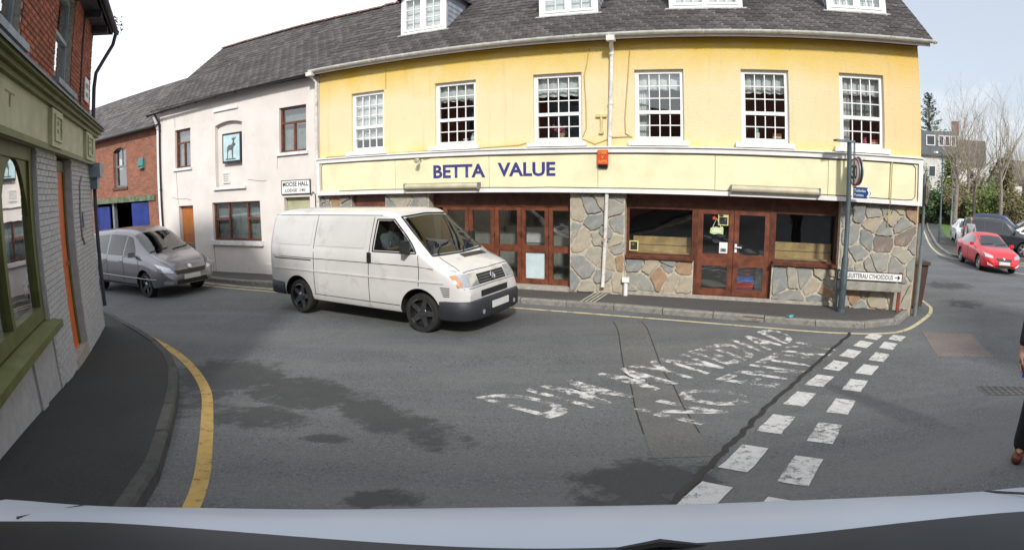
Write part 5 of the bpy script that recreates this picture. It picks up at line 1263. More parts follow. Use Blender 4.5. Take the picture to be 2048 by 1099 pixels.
    def lamp(s, lo, hi, mode, m, side=1, name='headlight', **k): return s.patch(name, lo, hi, mode, m, side, **k)
    def seats(s, xs, z, m='black_plastic', y=.38):
        for x in xs:
            for yy in (-y, y):
                o = MB().box(x-.05, x+.5, yy-.25, yy+.25, z, z+.12)
                o.add(((x-.05, yy-.25, z+.1), (x+.1, yy-.25, z+.1), (x+.1, yy+.25, z+.1), (x-.05, yy+.25, z+.1), (x-.25, yy-.22, z+.62), (x-.13, yy-.22, z+.62), (x-.13, yy+.22, z+.62), (x-.25, yy+.22, z+.62)), ((3,2,1,0),(4,5,6,7),(0,1,5,4),(1,2,6,5),(2,3,7,6),(3,0,4,7)))
                o.box(x-.27, x-.17, yy-.12, yy+.12, z+.64, z+.82); o.build('seat', m, s.root)
def plate(car, mode, z, x, m='number_plate'): car.patch('number_plate', [(-.26, z-.055), (.26, z-.055)], [(-.26, z+.055), (.26, z+.055)], mode, m, off=.03, thick=.02)

# ---- white panel van
VC = dict(x=(-2.34, 2.30), axles=(-1.46, 1.46), track=.78, r=.325, rim=.235, arch=.40, floor=1.0, crown=.035, sm=1,
    w=[(-2.34, .85), (-2.25, .895), (-2.0, .915), (1.6, .915), (1.95, .90), (2.15, .86), (2.25, .80), (2.30, .74)],
    zb=[(-2.34, .40), (-2.2, .30), (-1, .27), (1.9, .27), (2.30, .34)],
    zt=[(-2.34, 1.80), (-2.25, 1.93), (-2.0, 1.955), (.60, 1.955), (.86, 1.92), (1.60, 1.25), (1.68, 1.19), (1.95, 1.11), (2.14, 1.03), (2.22, .92), (2.27, .80), (2.30, .72)],
    belt=[(-2.34, 1.30), (1.5, 1.28), (1.72, 1.10), (2.1, .90), (2.30, .7)],
    wt=[(-2.34, .72), (-2.2, .765), (.4, .765), (.9, .74), (1.60, .77), (2.0, .76), (2.22, .72), (2.30, .68)],
    side_windows=[([(.52, 1.31), (1.36, 1.31)], [(.56, 1.80), (.86, 1.80)])],
    screen=([(-.70, 1.27), (0, 1.25), (.70, 1.27)], [(-.61, 1.83), (0, 1.86), (.61, 1.83)]), screen_x=(.7, 1.9))
vx, vy = -2.43, 10.25
V = Car('delivery_van', 'white panel van with black bumpers and black five-spoke wheels passing the shop', 'van', VC, 'van_white', (vx, vy, zg(vx, vy)), R(-28.4))
V.root.scale = (1.028, 1, 1); V.root.location.x += .06; V.root.location.y -= .03
V.wheels('rim_black')
V.body['label'] = 'grubby white van body with dirt along the sills'
V.patch('windscreen', [(-.735, 1.245), (0, 1.225), (.735, 1.245)], [(-.63, 1.855), (0, 1.885), (.63, 1.855)], 'front', 'screen_glass', off=.002, n=16, k=10, thick=.006)
for pts in ([(-.735, 1.245), (0, 1.225), (.735, 1.245)], [(-.63, 1.855), (0, 1.885), (.63, 1.855)], [(-.735, 1.245), (-.63, 1.855)], [(.735, 1.245), (.63, 1.855)]): V.seam(pts, 'front', (1,), .017, 'black_rubber', 'windscreen_seal', n=20)
for sd in (-1, 1):
    V.patch('side_window', [(.51, 1.30), (1.38, 1.30)], [(.55, 1.81), (.87, 1.81)], 'side', 'car_glass', sd, off=.0, n=12, thick=.006)
    for pts in ([(.49, 1.29), (1.40, 1.29)], [(.53, 1.82), (.87, 1.82)], [(.49, 1.29), (.53, 1.82)], [(1.40, 1.29), (.87, 1.82)]): V.seam(pts, 'side', (sd,), .013, 'black_rubber', 'window_seal')
    for x0, x1, xt0, xt1 in ((-1.95, -1.05, -1.90, -1.02), (-.90, .30, -.87, .32)):      # blank pressed panels where windows would be
        V.patch('pressed_panel', [(x0, 1.33), (x1, 1.33)], [(xt0, 1.79), (xt1, 1.79)], 'side', 'van_white', sd, off=.007, n=12, k=8)
    V.patch('door_handle', [(.39, 1.10), (.47, 1.10)], [(.39, 1.26), (.47, 1.26)], 'side', 'black_plastic', sd, off=.025, n=4, k=4, thick=.03)
    V.patch('rub_strip', [(-2.2, .845), (1.92, .845)], [(-2.2, .872), (1.92, .872)], 'side', 'van_white', sd, off=.012, n=30, k=3)
    V.patch('slider_rail', [(-2.15, 1.045), (-1.05, 1.045)], [(-2.15, 1.065), (-1.05, 1.065)], 'side', 'black_plastic', sd, off=.003, n=10, k=3)
    for i in range(5): V.patch('side_vent', [(1.86+.012*i, .775-i*.032), (2.02, .775-i*.032)], [(1.86+.012*i, .789-i*.032), (2.02, .789-i*.032)], 'side', 'black_plastic', sd, off=.003, n=4, k=2)
    hy = (.44, .84)
    V.lamp([(sd*.44, .80), (sd*.795, .80)], [(sd*.44, .985), (sd*.795, .98)], 'front', 'lamp_clear', off=.012)
    V.lamp([(sd*.80, .80), (sd*.858, .80)], [(sd*.80, .978), (sd*.866, .965)], 'front', 'lamp_amber', name='indicator', off=.012)
    V.patch('tail_lamp', [(sd*.78, .75), (sd*.845, .75)], [(sd*.78, 1.15), (sd*.845, 1.15)], 'rear', 'sign_red', off=.012)
    mm = MB().obox(Matrix.Translation((1.26, sd*1.0, 1.40)) @ Matrix.Rotation(sd*R(12), 4, 'Z'), .08, .15, .20); mm.tube([(1.2, sd*.90, 1.30), (1.18, sd*1.0, 1.33)], .02, 6); V_m = mm.build('door_mirror', 'black_plastic', V.root)
for a in ([(-.98, .33), (-.98, .8), (-.97, 1.3), (-.93, 1.88)], [(.39, .33), (.40, .9), (.42, 1.3), (.46, 1.86)], [(1.45, .78), (1.47, 1.0), (1.45, 1.27)], [(-2.2, 1.09), (1.44, 1.09), (2.05, 1.03)], [(-1.0, .42), (1.05, .42)], [(-2.2, 1.885), (.62, 1.885)]): V.seam(a, 'side')
V.seam([(1.66, -.62), (1.95, -.70), (2.10, -.72)], 'top', (1,)); V.seam([(1.66, .62), (1.95, .70), (2.10, .72)], 'top', (1,)); V.seam([(2.145, -.70), (2.165, 0), (2.145, .70)], 'top', (1,))
V.patch('upper_grille', [(-.42, .80), (.42, .80)], [(-.42, .955), (.42, .955)], 'front', 'black_plastic', off=.006, n=16)
for z in (.83, .87, .91): V.seam([(-.41, z), (.41, z)], 'front', (1,), .006, 'grey_metal', 'grille_bar', off=.012)
V.patch('lower_grille', [(-.42, .60), (.42, .60)], [(-.42, .70), (.42, .70)], 'front', 'black_plastic', off=.006, n=16)
V.patch('bonnet_vent', [(1.70, -.10), (1.70, .60)], [(1.82, -.12), (1.82, .58)], 'top', 'black_plastic', off=.006)
V.seam([(-.80, .765), (0, .775), (.80, .765)], 'front', (1,), .006)
h, nn = V.hit('front', 0, .875); em = Matrix.Translation(h+nn*.022) @ nn.to_track_quat('Z', 'Y').to_matrix().to_4x4()
eb = MB().lathe([(.052, 0), (.060, .008), (.068, 0)], em, 20).build('emblem', 'chrome', V.root, smooth=40)
for pts in ([(-.035, .045), (-.005, -.0), (0, .01), (.005, 0), (.035, .045)], [(-.05, .02), (-.025, -.045), (0, .0), (.025, -.045), (.05, .02)]): MB().tube([em @ Vector((-p[0], p[1], .003)) for p in pts], .005, 5).build('emblem_stroke', 'chrome', eb)
def bumper(car, plan, z0, z1, m, name='bumper', th=.10, rnd=.03):
    P = catmull([(x, y) for x, y in plan], 6); mb = MB(); O = offset(P, 0); I = offset(P, th)
    prof = ((0, z0+rnd), (0, z1-rnd), (.25, z1), (1, z1), (1, z0), (.25, z0)); k = len(prof)
    for o_, i_ in zip(O, I):
        for t, z in prof: mb.v.append((o_[0]*(1-t)+i_[0]*t, o_[1]*(1-t)+i_[1]*t, z))
    n = len(O); mb.f = [(i*k+j, (i+1)*k+j, (i+1)*k+(j+1) % k, i*k+(j+1) % k) for i in range(n-1) for j in range(k)]+[tuple(range(k)), tuple((n-1)*k+j for j in range(k))[::-1]]
    return mb.build(name, m, car.root, smooth=40, fix=True)
bumper(V, [(1.84, -.93), (2.0, -.925), (2.22, -.87), (2.36, -.70), (2.40, -.35), (2.41, 0), (2.40, .35), (2.36, .70), (2.22, .87), (2.0, .925), (1.84, .93)], .27, .575, 'bumper_black')
bumper(V, [(-1.88, .93), (-2.1, .925), (-2.33, .87), (-2.42, .5), (-2.42, -.5), (-2.33, -.87), (-2.1, -.925), (-1.88, -.93)], .33, .60, 'bumper_black')
MB().box(2.405, 2.42, -.26, .26, .40, .51).build('number_plate', 'number_plate', V.root)
for sd in (-1, 1): MB().lathe([(.035, 0), (.04, .01), (.001, .012)], Matrix.Translation((2.385, sd*.50, .38)) @ Matrix.Rotation(R(90), 4, 'Y'), 12).build('tow_eye', 'lamp_clear', V.root)
for pts in ([(-.62, 1.235), (-.35, 1.36), (-.05, 1.40)], [(.05, 1.22), (.35, 1.33), (.62, 1.38)]): V.seam(pts, 'front', (1,), .011, 'black_rubber', 'wiper', off=.025)
V.seats((.45,), .98, 'black_plastic', .40); MB().box(.05, .09, -.70, .70, 1.0, 1.80).build('bulkhead', 'dark_room', V.root)
MB().box(1.12, 1.50, -.78, .78, 1.02, 1.20).build('dashboard', 'black_plastic', V.root)
MB().tube([(1.0+.06*math.sin(a), -.38+.19*math.cos(a), 1.28+.17*math.sin(a)) for a in [2*math.pi*i/20 for i in range(21)]], .014, 6).build('steering_wheel', 'black_rubber', V.root, smooth=40)
MB().tube([(1.45, .80, 1.22), (1.30, .86, 1.55)], .006, 5).build('aerial', 'black_plastic', V.root)

# ---- generic family cars
def make_car(name, label, C, paint, loc, rz, rimm='rim_silver', cut=False, group=None, low=True):
    c = Car(name, label, 'car', C, paint, loc, rz, group, cut, low); c.wheels(rimm, 5)
    gm = 'mpv_glass' if cut else 'dark_glass_solid'
    lo, hi = C['screen']; e = .02
    c.patch('windscreen', [(p[0]*1.03, p[1]-e) for p in lo], [(p[0]*1.03, p[1]+e) for p in hi], 'front', gm, off=.003, n=14, k=8, thick=.008)
    if 'rear_screen' in C: lo, hi = C['rear_screen']; c.patch('rear_window', lo, hi, 'rear', gm, off=.003, n=12, k=6, thick=.008)
    for sd in (-1, 1):
        for lo, hi in C['side_windows']: c.patch('side_window', lo, hi, 'side', gm, sd, off=.002, n=12, k=6, thick=.008)
        for pts in C['gaps']: c.seam(pts, 'side', (sd,), .006)
        for x, z in C['handles']: c.patch('door_handle', [(x-.09, z-.015), (x+.09, z-.015)], [(x-.09, z+.015), (x+.09, z+.015)], 'side', paint if cut or 'handle_m' not in C else C['handle_m'], sd, off=.02, n=5, k=3, thick=.02)
        lo, hi = C['headlight']; c.patch('headlight', [(sd*p[0], p[1]) for p in lo], [(sd*p[0], p[1]) for p in hi], 'front', 'lamp_clear', off=.01, n=10, k=6)
        if 'fog' in C: lo, hi = C['fog']; c.patch('fog_lamp', [(sd*p[0], p[1]) for p in lo], [(sd*p[0], p[1]) for p in hi], 'front', C.get('fog_m', 'lamp_clear'), off=.012, n=8, k=4)
        lo, hi = C['tail']; c.patch('tail_lamp', [(sd*p[0], p[1]) for p in lo], [(sd*p[0], p[1]) for p in hi], 'rear', 'sign_red', off=.01, n=6, k=4)
        x, z, y = C['mirror']; m = MB().obox(Matrix.Translation((x, sd*(y+.09), z+.03)) @ Matrix.Rotation(sd*R(15), 4, 'Z'), .11, .19, .13); m.tube([(x+.02, sd*(y-.06), z-.03), (x, sd*(y+.05), z)], .022, 6); m.build('door_mirror', paint, c.root)
        c.patch('sill_trim', [(C['axles'][0]+.42, C['zs']), (C['axles'][1]-.42, C['zs'])], [(C['axles'][0]+.42, C['zs']+.05), (C['axles'][1]-.42, C['zs']+.05)], 'side', 'black_plastic', sd, off=.008, n=10, k=3)
    lo, hi = C['grille']; c.patch('grille', lo, hi, 'front', 'black_plastic', off=.006, n=14, k=5)
    lo, hi = C['intake']; c.patch('lower_intake', lo, hi, 'front', 'black_plastic', off=.006, n=14, k=5)
    z = C['plate']; c.patch('number_plate', [(-.26, z-.055), (.26, z-.055)], [(-.26, z+.055), (.26, z+.055)], 'front', 'number_plate', off=.02, n=6, k=3)
    h, nn = c.hit('front', 0, C['badge']); em = Matrix.Translation(h+nn*.012) @ nn.to_track_quat('Z', 'Y').to_matrix().to_4x4(); MB().lathe([(.001, .006), (.05, .006), (.06, 0)], em, 16).build('badge', 'chrome', c.root, smooth=40)
    for y in (-.35, .35): c.seam([(y-.3, C['wz']), (y+.3, C['wz']+.05)], 'front', (1,), .010, 'black_rubber', 'wiper', off=.02, n=6)
    if cut: c.seats(C['seats'], C['floor']); 
    return c
MPV = dict(x=(-2.42, 2.36), axles=(-1.42, 1.42), track=.78, r=.33, rim=.225, arch=.385, floor=.80, crown=.03, zs=.30, sm=2,
    w=[(-2.42, .80), (-2.3, .88), (-2, .925), (1.5, .93), (1.95, .90), (2.2, .80), (2.36, .58)], zb=[(-2.42, .42), (-2.2, .30), (-1, .25), (1.8, .24), (2.36, .32)],
    zt=[(-2.42, 1.02), (-2.36, 1.25), (-2.15, 1.60), (-1.9, 1.66), (-.4, 1.73), (.2, 1.69), (.55, 1.58), (1.45, 1.10), (1.6, 1.04), (2.0, .93), (2.2, .82), (2.32, .66), (2.36, .52)],
    belt=[(-2.42, 1.06), (0, 1.02), (1.5, .97), (2.1, .78), (2.36, .5)], wt=[(-2.42, .62), (-2.1, .66), (-.5, .70), (.4, .68), (1.45, .74), (2.0, .70), (2.36, .46)],
    side_windows=[([(.36, 1.05), (1.02, 1.03)], [(.36, 1.56), (.60, 1.50)]), ([(-.62, 1.06), (.30, 1.05)], [(-.62, 1.60), (.30, 1.57)]), ([(-1.85, 1.10), (-.70, 1.07)], [(-1.80, 1.53), (-.70, 1.60)])],
    screen=([(-.70, 1.11), (0, 1.10), (.70, 1.11)], [(-.60, 1.56), (0, 1.60), (.60, 1.56)]), screen_x=(.30, 1.7), rear_screen=([(-.6, 1.10), (.6, 1.10)], [(-.55, 1.50), (.55, 1.50)]),
    gaps=[[(.33, .36), (.33, 1.03)], [(1.20, .42), (1.18, .98)], [(-.66, .36), (-.66, 1.05)], [(-1.05, .7), (-.66, .9)], [(.33, 1.03), (1.1, 1.0)]], handles=[(.18, .90), (-.82, .92)],
    headlight=([(.52, .62), (.84, .68)], [(.58, .74), (.86, .88)]), fog=([(.58, .36), (.78, .38)], [(.58, .44), (.78, .46)]), tail=([(.68, .85), (.84, .85)], [(.66, 1.3), (.80, 1.3)]), mirror=(1.0, 1.08, .93),
    grille=([(-.45, .58), (.45, .58)], [(-.50, .68), (.50, .68)]), intake=([(-.5, .34), (.5, .34)], [(-.46, .45), (.46, .45)]), plate=.50, badge=.74, wz=1.13, seats=(.25, -.7))
gx0, gy0 = -10.53+.30, 12.59+.72
g = make_car('people_carrier', 'mauve-grey people carrier at the left behind the white van', MPV, 'mpv_mauve', (gx0, gy0, zg(gx0, gy0)), R(-22.2), 'rim_black', True, None, False)
MB().box(1.0, 1.35, -.75, .75, .84, 1.02).build('dashboard', 'black_plastic', g.root); MB().box(.98, 1.0, .12, .52, 1.02, 1.32).build('sun_visor_sheet', 'plaque_green', g.root)
g.seam([(-2.0, .52), (2.0, .50)], 'side', (-1, 1), .012, 'mpv_mauve', 'rub_strip', off=.006, n=24)
SAL = dict(x=(-2.42, 2.40), axles=(-1.37, 1.37), track=.78, r=.33, rim=.24, arch=.375, floor=.7, crown=.025, zs=.27, sm=2,
    w=[(-2.42, .72), (-2.3, .84), (-1.9, .91), (1.5, .92), (2.0, .88), (2.25, .76), (2.40, .54)], zb=[(-2.42, .40), (-2.2, .28), (-1, .22), (1.8, .21), (2.40, .28)],
    zt=[(-2.42, .95), (-2.36, 1.04), (-1.95, 1.09), (-1.25, 1.36), (-.55, 1.47), (.0, 1.44), (.95, 1.02), (1.1, .98), (1.8, .88), (2.15, .76), (2.34, .62), (2.40, .50)],
    belt=[(-2.42, .98), (-1, .98), (1, .92), (2.1, .74), (2.40, .48)], wt=[(-2.42, .60), (-1.9, .70), (-.6, .64), (.0, .64), (.95, .74), (2.0, .70), (2.40, .42)],
    side_windows=[([(-.10, .98), (.62, .95)], [(-.10, 1.34), (.12, 1.30)]), ([(-1.45, 1.03), (-.17, .99)], [(-1.05, 1.29), (-.17, 1.35)])],
    screen=([(-.68, 1.02), (0, 1.01), (.68, 1.02)], [(-.56, 1.34), (0, 1.37), (.56, 1.34)]), screen_x=(-.2, 1.2), rear_screen=([(-.6, 1.12), (.6, 1.12)], [(-.5, 1.32), (.5, 1.32)]),
    gaps=[[(-.14, .32), (-.14, .98)], [(.92, .36), (.90, .92)], [(-1.1, .5), (-1.2, .98)], [(-.14, .8), (-.14, .4)]], handles=[(-.28, .86), (-1.2, .88)],
    headlight=([(.50, .62), (.82, .66)], [(.52, .72), (.86, .82)]), fog=([(.52, .32), (.74, .36)], [(.56, .36), (.76, .46)]), fog_m='sign_white', tail=([(.58, .78), (.82, .80)], [(.55, .94), (.80, .95)]), mirror=(.62, 1.0, .92),
    grille=([(-.34, .52), (.34, .52)], [(-.40, .64), (.40, .64)]), intake=([(-.5, .28), (.5, .28)], [(-.42, .38), (.42, .38)]), plate=.46, badge=.64, wz=1.04, seats=(-.3, -1.2))
rc = np.array((17.83+19.12, 16.19+18.61))/2+np.array((.85, -.45))*.92
red_ = make_car('saloon_car', 'bright red saloon car turning in from the far right road', SAL, 'car_red', (*rc, zg(*rc)), math.atan2(-2.42, -1.29), 'rim_silver'); red_.root.scale = (.92, .92, .94); red_.root.location.x -= .15
SUV = dict(SAL, x=(-2.2, 2.2), axles=(-1.3, 1.3), r=.35, rim=.25, arch=.41, track=.78, zs=.36,
    w=[(-2.2, .82), (-2.0, .90), (1.4, .92), (1.9, .88), (2.2, .72)], zb=[(-2.2, .42), (-1, .34), (1.7, .34), (2.2, .40)],
    zt=[(-2.2, 1.10), (-2.12, 1.60), (-1.9, 1.72), (-.4, 1.78), (.25, 1.74), (.98, 1.20), (1.1, 1.14), (1.8, 1.06), (2.1, .96), (2.2, .80)],
    belt=[(-2.2, 1.12), (1, 1.08), (1.9, .94), (2.2, .7)], wt=[(-2.2, .66), (-1.9, .72), (.2, .70), (.98, .76), (2.0, .74), (2.2, .60)],
    side_windows=[([(.06, 1.12), (.72, 1.11)], [(.06, 1.62), (.22, 1.60)]), ([(-.95, 1.13), (0, 1.12)], [(-.95, 1.64), (0, 1.63)]), ([(-1.9, 1.16), (-1.02, 1.14)], [(-1.85, 1.60), (-1.02, 1.64)])],
    screen=([(-.68, 1.18), (0, 1.17), (.68, 1.18)], [(-.6, 1.62), (0, 1.66), (.6, 1.62)]), screen_x=(0, 1.3), rear_screen=([(-.6, 1.2), (.6, 1.2)], [(-.55, 1.6), (.55, 1.6)]),
    gaps=[[(.03, .42), (.03, 1.1)], [(.95, .5), (.93, 1.08)], [(-.98, .6), (-.98, 1.1)]], handles=[(-.12, .98), (-1.12, 1.0)], headlight=([(.5, .78), (.80, .80)], [(.5, .93), (.82, .95)]), fog=([(.55, .48), (.72, .48)], [(.55, .54), (.72, .54)]),
    tail=([(.7, .8), (.84, .8)], [(.68, 1.3), (.8, 1.3)]), mirror=(.72, 1.16, .92), grille=([(-.42, .78), (.42, .78)], [(-.42, .9), (.42, .9)]), intake=([(-.5, .46), (.5, .46)], [(-.5, .56), (.5, .56)]), plate=.64, badge=.84, wz=1.2)
def car_at(name, label, C, paint, x, y, rz): return make_car(name, label, C, paint, (x, y, zg(x, y)), R(rz), 'rim_silver', False, 'cars parked beyond the junction')
car_at('off_road_car', 'black estate car parked side-on behind the red saloon', SUV, 'car_dark', 25.4, 21.7, -42)
car_at('hatchback', 'white car with black bumper half hidden behind the black estate', SAL, 'car_white', 26.8, 25.6, -128)
car_at('parked_car', 'dark blue car parked beyond the black estate', SUV, 'car_blue', 33.6, 28.6, -60)
car_at('parked_car', 'white saloon car parked at the far right edge of the car park', SAL, 'car_white', 31.6, 24.6, 138)
car_at('parked_car', 'silver car parked behind the white saloon at the right edge', SAL, 'car_silver', 37.5, 29.6, 140)
# ------------------------------------------------------------------ people
def skin(name, J, E, m, parent, sub=2, root=None):
    """one continuous surface grown over a skeleton: J = {joint: (x, y, z, rx, ry)}"""
    ks = list(J); me = bpy.data.meshes.new(name); me.from_pydata([J[k][:3] for k in ks], [(ks.index(a), ks.index(b)) for a, b in E], [])
    o = bpy.data.objects.new('tmp', me); COL.objects.link(o)
    md = o.modifiers.new('s', 'SKIN'); md.use_smooth_shade = True
    lay = me.skin_vertices[0] if me.skin_vertices else None
    if lay is None:
        bpy.context.view_layer.objects.active = o; me.attributes.new('x', 'FLOAT', 'POINT')
    for i, k in enumerate(ks):
        r = J[k][3:]; lay.data[i].radius = (r[0], r[1] if len(r) > 1 else r[0]); lay.data[i].use_root = (k == (root or ks[0]))
    sb = o.modifiers.new('u', 'SUBSURF'); sb.levels = sub; sb.render_levels = sub
    dg = bpy.context.evaluated_depsgraph_get(); dg.update(); out = bpy.data.meshes.new_from_object(o.evaluated_get(dg))
    bpy.data.objects.remove(o); out.shade_smooth(); out.materials.clear(); out.materials.append(M_(m))
    return link(name, out, parent)
def head_bits(parent, c, face, s=1.0, hair='hair'):
    """hair cap, eyes and ears on a head centred at c looking along face (unit, horizontal)"""
    f = Vector(face).normalized(); r = Vector((f.y, -f.x, 0)); c = Vector(c)
    m = MB(); n, k = 14, 9
    for i in range(k):
        th = math.pi*.02+math.pi*.60*i/(k-1)
        for j in range(n):
            ph = 2*math.pi*j/n; d = r*math.cos(ph)*math.sin(th)*.086+f*(math.sin(ph)*math.sin(th)*.104)+Vector((0, 0, math.cos(th)*.125))
            fr = max(0, math.sin(ph)*math.sin(th)); p = c+d*s*(1.04-.10*max(0, fr-.35)*(th > 1.0)); p.z += .055*s*fr*(th > 1.0); m.v.append(tuple(p))
    m.f = [(i*n+j, i*n+(j+1) % n, (i+1)*n+(j+1) % n, (i+1)*n+j) for i in range(k-1) for j in range(n)]+[tuple(range(n))]
    m.build('hair', hair, parent, smooth=60, fix=True)
    for sd in (-1, 1):
        MB().lathe([(.001, -.012), (.010, -.006), (.012, 0), (.010, .006), (.001, .012)], Matrix.Translation(c+f*.088*s+r*sd*.034*s+Vector((0, 0, .005))), 8).build('eye', 'black_letter', parent, smooth=60)
def person(name, label, loc, face, cl_top, cl_leg, shoe, h=1.74, hold=None, hair='hair'):
    a = math.atan2(face[1], face[0])-math.pi/2                       # local +y is forward
    root = thing(name, label, 'person', loc, a); s = h/1.74
    J = {'pel': (0, 0, .95, .12, .10), 'wai': (0, .01, 1.10, .115, .095), 'che': (0, .0, 1.30, .15, .105), 'nec0': (0, -.02, 1.46, .06, .06), 'nec': (0, .0, 1.53, .05, .05), 'jaw': (0, .035, 1.585, .058, .062), 'hed': (0, .022, 1.65, .074, .088), 'crn': (0, .005, 1.70, .062, .078), 'nos': (0, .118, 1.625, .012, .016)}
    E = [('pel', 'wai'), ('wai', 'che'), ('che', 'nec0'), ('nec0', 'nec'), ('nec', 'jaw'), ('jaw', 'hed'), ('hed', 'crn'), ('hed', 'nos')]
    bent = hold is not None
    for sd, t in ((-1, 'l'), (1, 'r')):
        hip = .095*sd; fx = .11*sd
        J.update({t+'hip': (hip, 0, .90, .085, .09), t+'kne': (hip*1.08, .02, .49, .06, .062), t+'ank': (fx, -.02, .09, .04, .042), t+'bal': (fx, .10, .035, .04, .03), t+'toe': (fx+.005*sd, .16, .03, .03, .022)})
        E += [('pel', t+'hip'), (t+'hip', t+'kne'), (t+'kne', t+'ank'), (t+'ank', t+'bal'), (t+'bal', t+'toe')]
        hd = (.27*sd, .08, .80) if not (bent and sd == hold) else (.27*sd, .10, .80)
        J.update({t+'sho': (.185*sd, -.01, 1.40, .058, .06), t+'elb': (.25*sd, -.02, 1.11, .043, .045), t+'wri': (hd[0], hd[1]-.02, hd[2]+.06, .028, .03), t+'pal': (hd[0], hd[1], hd[2]-.02, .022, .038)})
        E += [('che', t+'sho'), (t+'sho', t+'elb'), (t+'elb', t+'wri'), (t+'wri', t+'pal')]
        for q, (dy, L) in enumerate(((.030, .072), (.012, .085), (-.008, .080), (-.026, .065))):
            x, y, z = J[t+'pal'][:3]; k1, k2 = t+'f%da' % q, t+'f%db' % q
            J[k1] = (x-.004*sd, y+dy, z-.045, .010, .010); J[k2] = (x-.028*sd, y+dy+.008, z-.045-L*.6, .0085, .0085); E += [(t+'pal', k1), (k1, k2)]
        x, y, z = J[t+'pal'][:3]; J[t+'tha'] = (x-.012*sd, y+.048, z+.012, .011, .011); J[t+'thb'] = (x-.03*sd, y+.066, z-.03, .009, .009); E += [(t+'pal', t+'tha'), (t+'tha', t+'thb')]
    J = {k: tuple(q*s for q in v) for k, v in J.items()}
    skin('body', J, E, 'skin', root)
    def grow(keys, extra, over=None, drop=0):
        JJ = {k: (J[k][0], J[k][1], J[k][2]-(drop if k.endswith('ank') else 0), J[k][3]+extra, J[k][4]+extra) for k in keys}
        if over: JJ.update({k: (*JJ[k][:3], *v) for k, v in over.items()})
        return JJ, [e for e in E if e[0] in JJ and e[1] in JJ]
    top = ['pel', 'wai', 'che', 'nec0', 'lsho', 'lelb', 'lwri', 'rsho', 'relb', 'rwri']
    skin('jacket', *grow(top, .026*s, over={'pel': (.165*s, .135*s), 'nec0': (.078*s, .075*s), 'lwri': (.048*s, .05*s), 'rwri': (.048*s, .05*s)}), cl_top, root)
    skin('trousers', *grow(['pel', 'lhip', 'lkne', 'lank', 'rhip', 'rkne', 'rank'], .028*s, over={'lank': (.078*s, .088*s), 'rank': (.078*s, .088*s)}, drop=.05), cl_leg, root)
    for t in 'lr':
        JJ = {k: (*J[t+k][:3], J[t+k][3]+.014, J[t+k][4]+.016) for k in ('ank', 'bal', 'toe')}; JJ['ank'] = (JJ['ank'][0], JJ['ank'][1]-.02, .055, .048, .05)
        skin('shoe', JJ, [('ank', 'bal'), ('bal', 'toe')], shoe, root)
    head_bits(root, (0, .02*s, 1.655*s), (0, 1, 0), s, hair)
    return root, J
pd, PJ = person('person', 'person in dark jacket, black trousers and brown shoes at the right edge', (3.96, 2.605, zg(3.96, 2.605)), (-.85, -.5), 'cloth_black', 'cloth_black', 'shoe_brown', 1.76, -1)
x, y, z = PJ['rpal'][:3]
ph = thing('mobile_phone', 'bright blue phone held in the hand of the person at the right edge', 'phone', pd.matrix_basis @ Vector((x-.045, y+.01, z-.12)), pd.rotation_euler.z)
MB().box(-.007, .007, -.04, .04, 0, .15).build('case', 'bright_blue', ph); MB().box(-.0085, -.0072, -.034, .034, .01, .14).build('screen', 'black_letter', ph)
person('person', 'fair-haired person standing behind the red saloon car', (22.4, 21.2, zg(22.4, 21.2)), (-.7, -.7), 'cloth_grey', 'cloth_black', 'cloth_black', 1.75, None, 'hair_fair')
# driver of the van
dv = thing('person', 'van driver in grey printed top seen through the side window', 'person', V.root.matrix_basis @ Vector((.60, -.48, .90)), R(-28.4)-math.pi/2)
J = {'pel': (0, -.02, .20, .14, .11), 'wai': (0, -.05, .34, .13, .10), 'che': (0, -.06, .52, .15, .11), 'nec0': (0, -.05, .67, .06, .06), 'nec': (0, -.03, .73, .05, .05), 'jaw': (0, .01, .79, .058, .062), 'hed': (0, .0, .85, .074, .088), 'crn': (0, -.02, .90, .062, .075), 'nos': (0, .098, .825, .012, .016)}
E_ = [('pel', 'wai'), ('wai', 'che'), ('che', 'nec0'), ('nec0', 'nec'), ('nec', 'jaw'), ('jaw', 'hed'), ('hed', 'crn'), ('hed', 'nos')]
for sd, t in ((-1, 'l'), (1, 'r')):
    J.update({t+'hip': (.10*sd, .05, .18, .085, .085), t+'kne': (.13*sd, .42, .22, .065, .065), t+'sho': (.185*sd, -.06, .60, .058, .06), t+'elb': (.26*sd, .12, .40, .043, .045), t+'wri': (.16*sd, .36, .46, .03, .032), t+'pal': (.14*sd, .42, .47, .03, .026)})
    E_ += [('pel', t+'hip'), (t+'hip', t+'kne'), ('che', t+'sho'), (t+'sho', t+'elb'), (t+'elb', t+'wri'), (t+'wri', t+'pal')]
    for q in range(4):
        J[t+'f%da' % q] = (.10*sd, .445, .50-q*.02, .0095, .0095); J[t+'f%db' % q] = (.08*sd, .41, .505-q*.02, .0085, .0085); E_ += [(t+'pal', t+'f%da' % q), (t+'f%da' % q, t+'f%db' % q)]
    J[t+'tha'] = (.11*sd, .40, .51, .011, .011); E_.append((t+'pal', t+'tha'))
skin('body', J, E_, 'skin', dv)
kk = ['pel', 'wai', 'che', 'nec0', 'lsho', 'lelb', 'rsho', 'relb']; skin('top', {k: (*J[k][:3], J[k][3]+.024, J[k][4]+.024) for k in kk}, [e for e in E_ if e[0] in kk and e[1] in kk], 'cloth_grey', dv)
kk = ['pel', 'lhip', 'lkne', 'rhip', 'rkne']; skin('trousers', {k: (*J[k][:3], J[k][3]+.02, J[k][4]+.02) for k in kk}, [e for e in E_ if e[0] in kk and e[1] in kk], 'cloth_black', dv)
head_bits(dv, (0, .0, .855), (0, 1, 0))
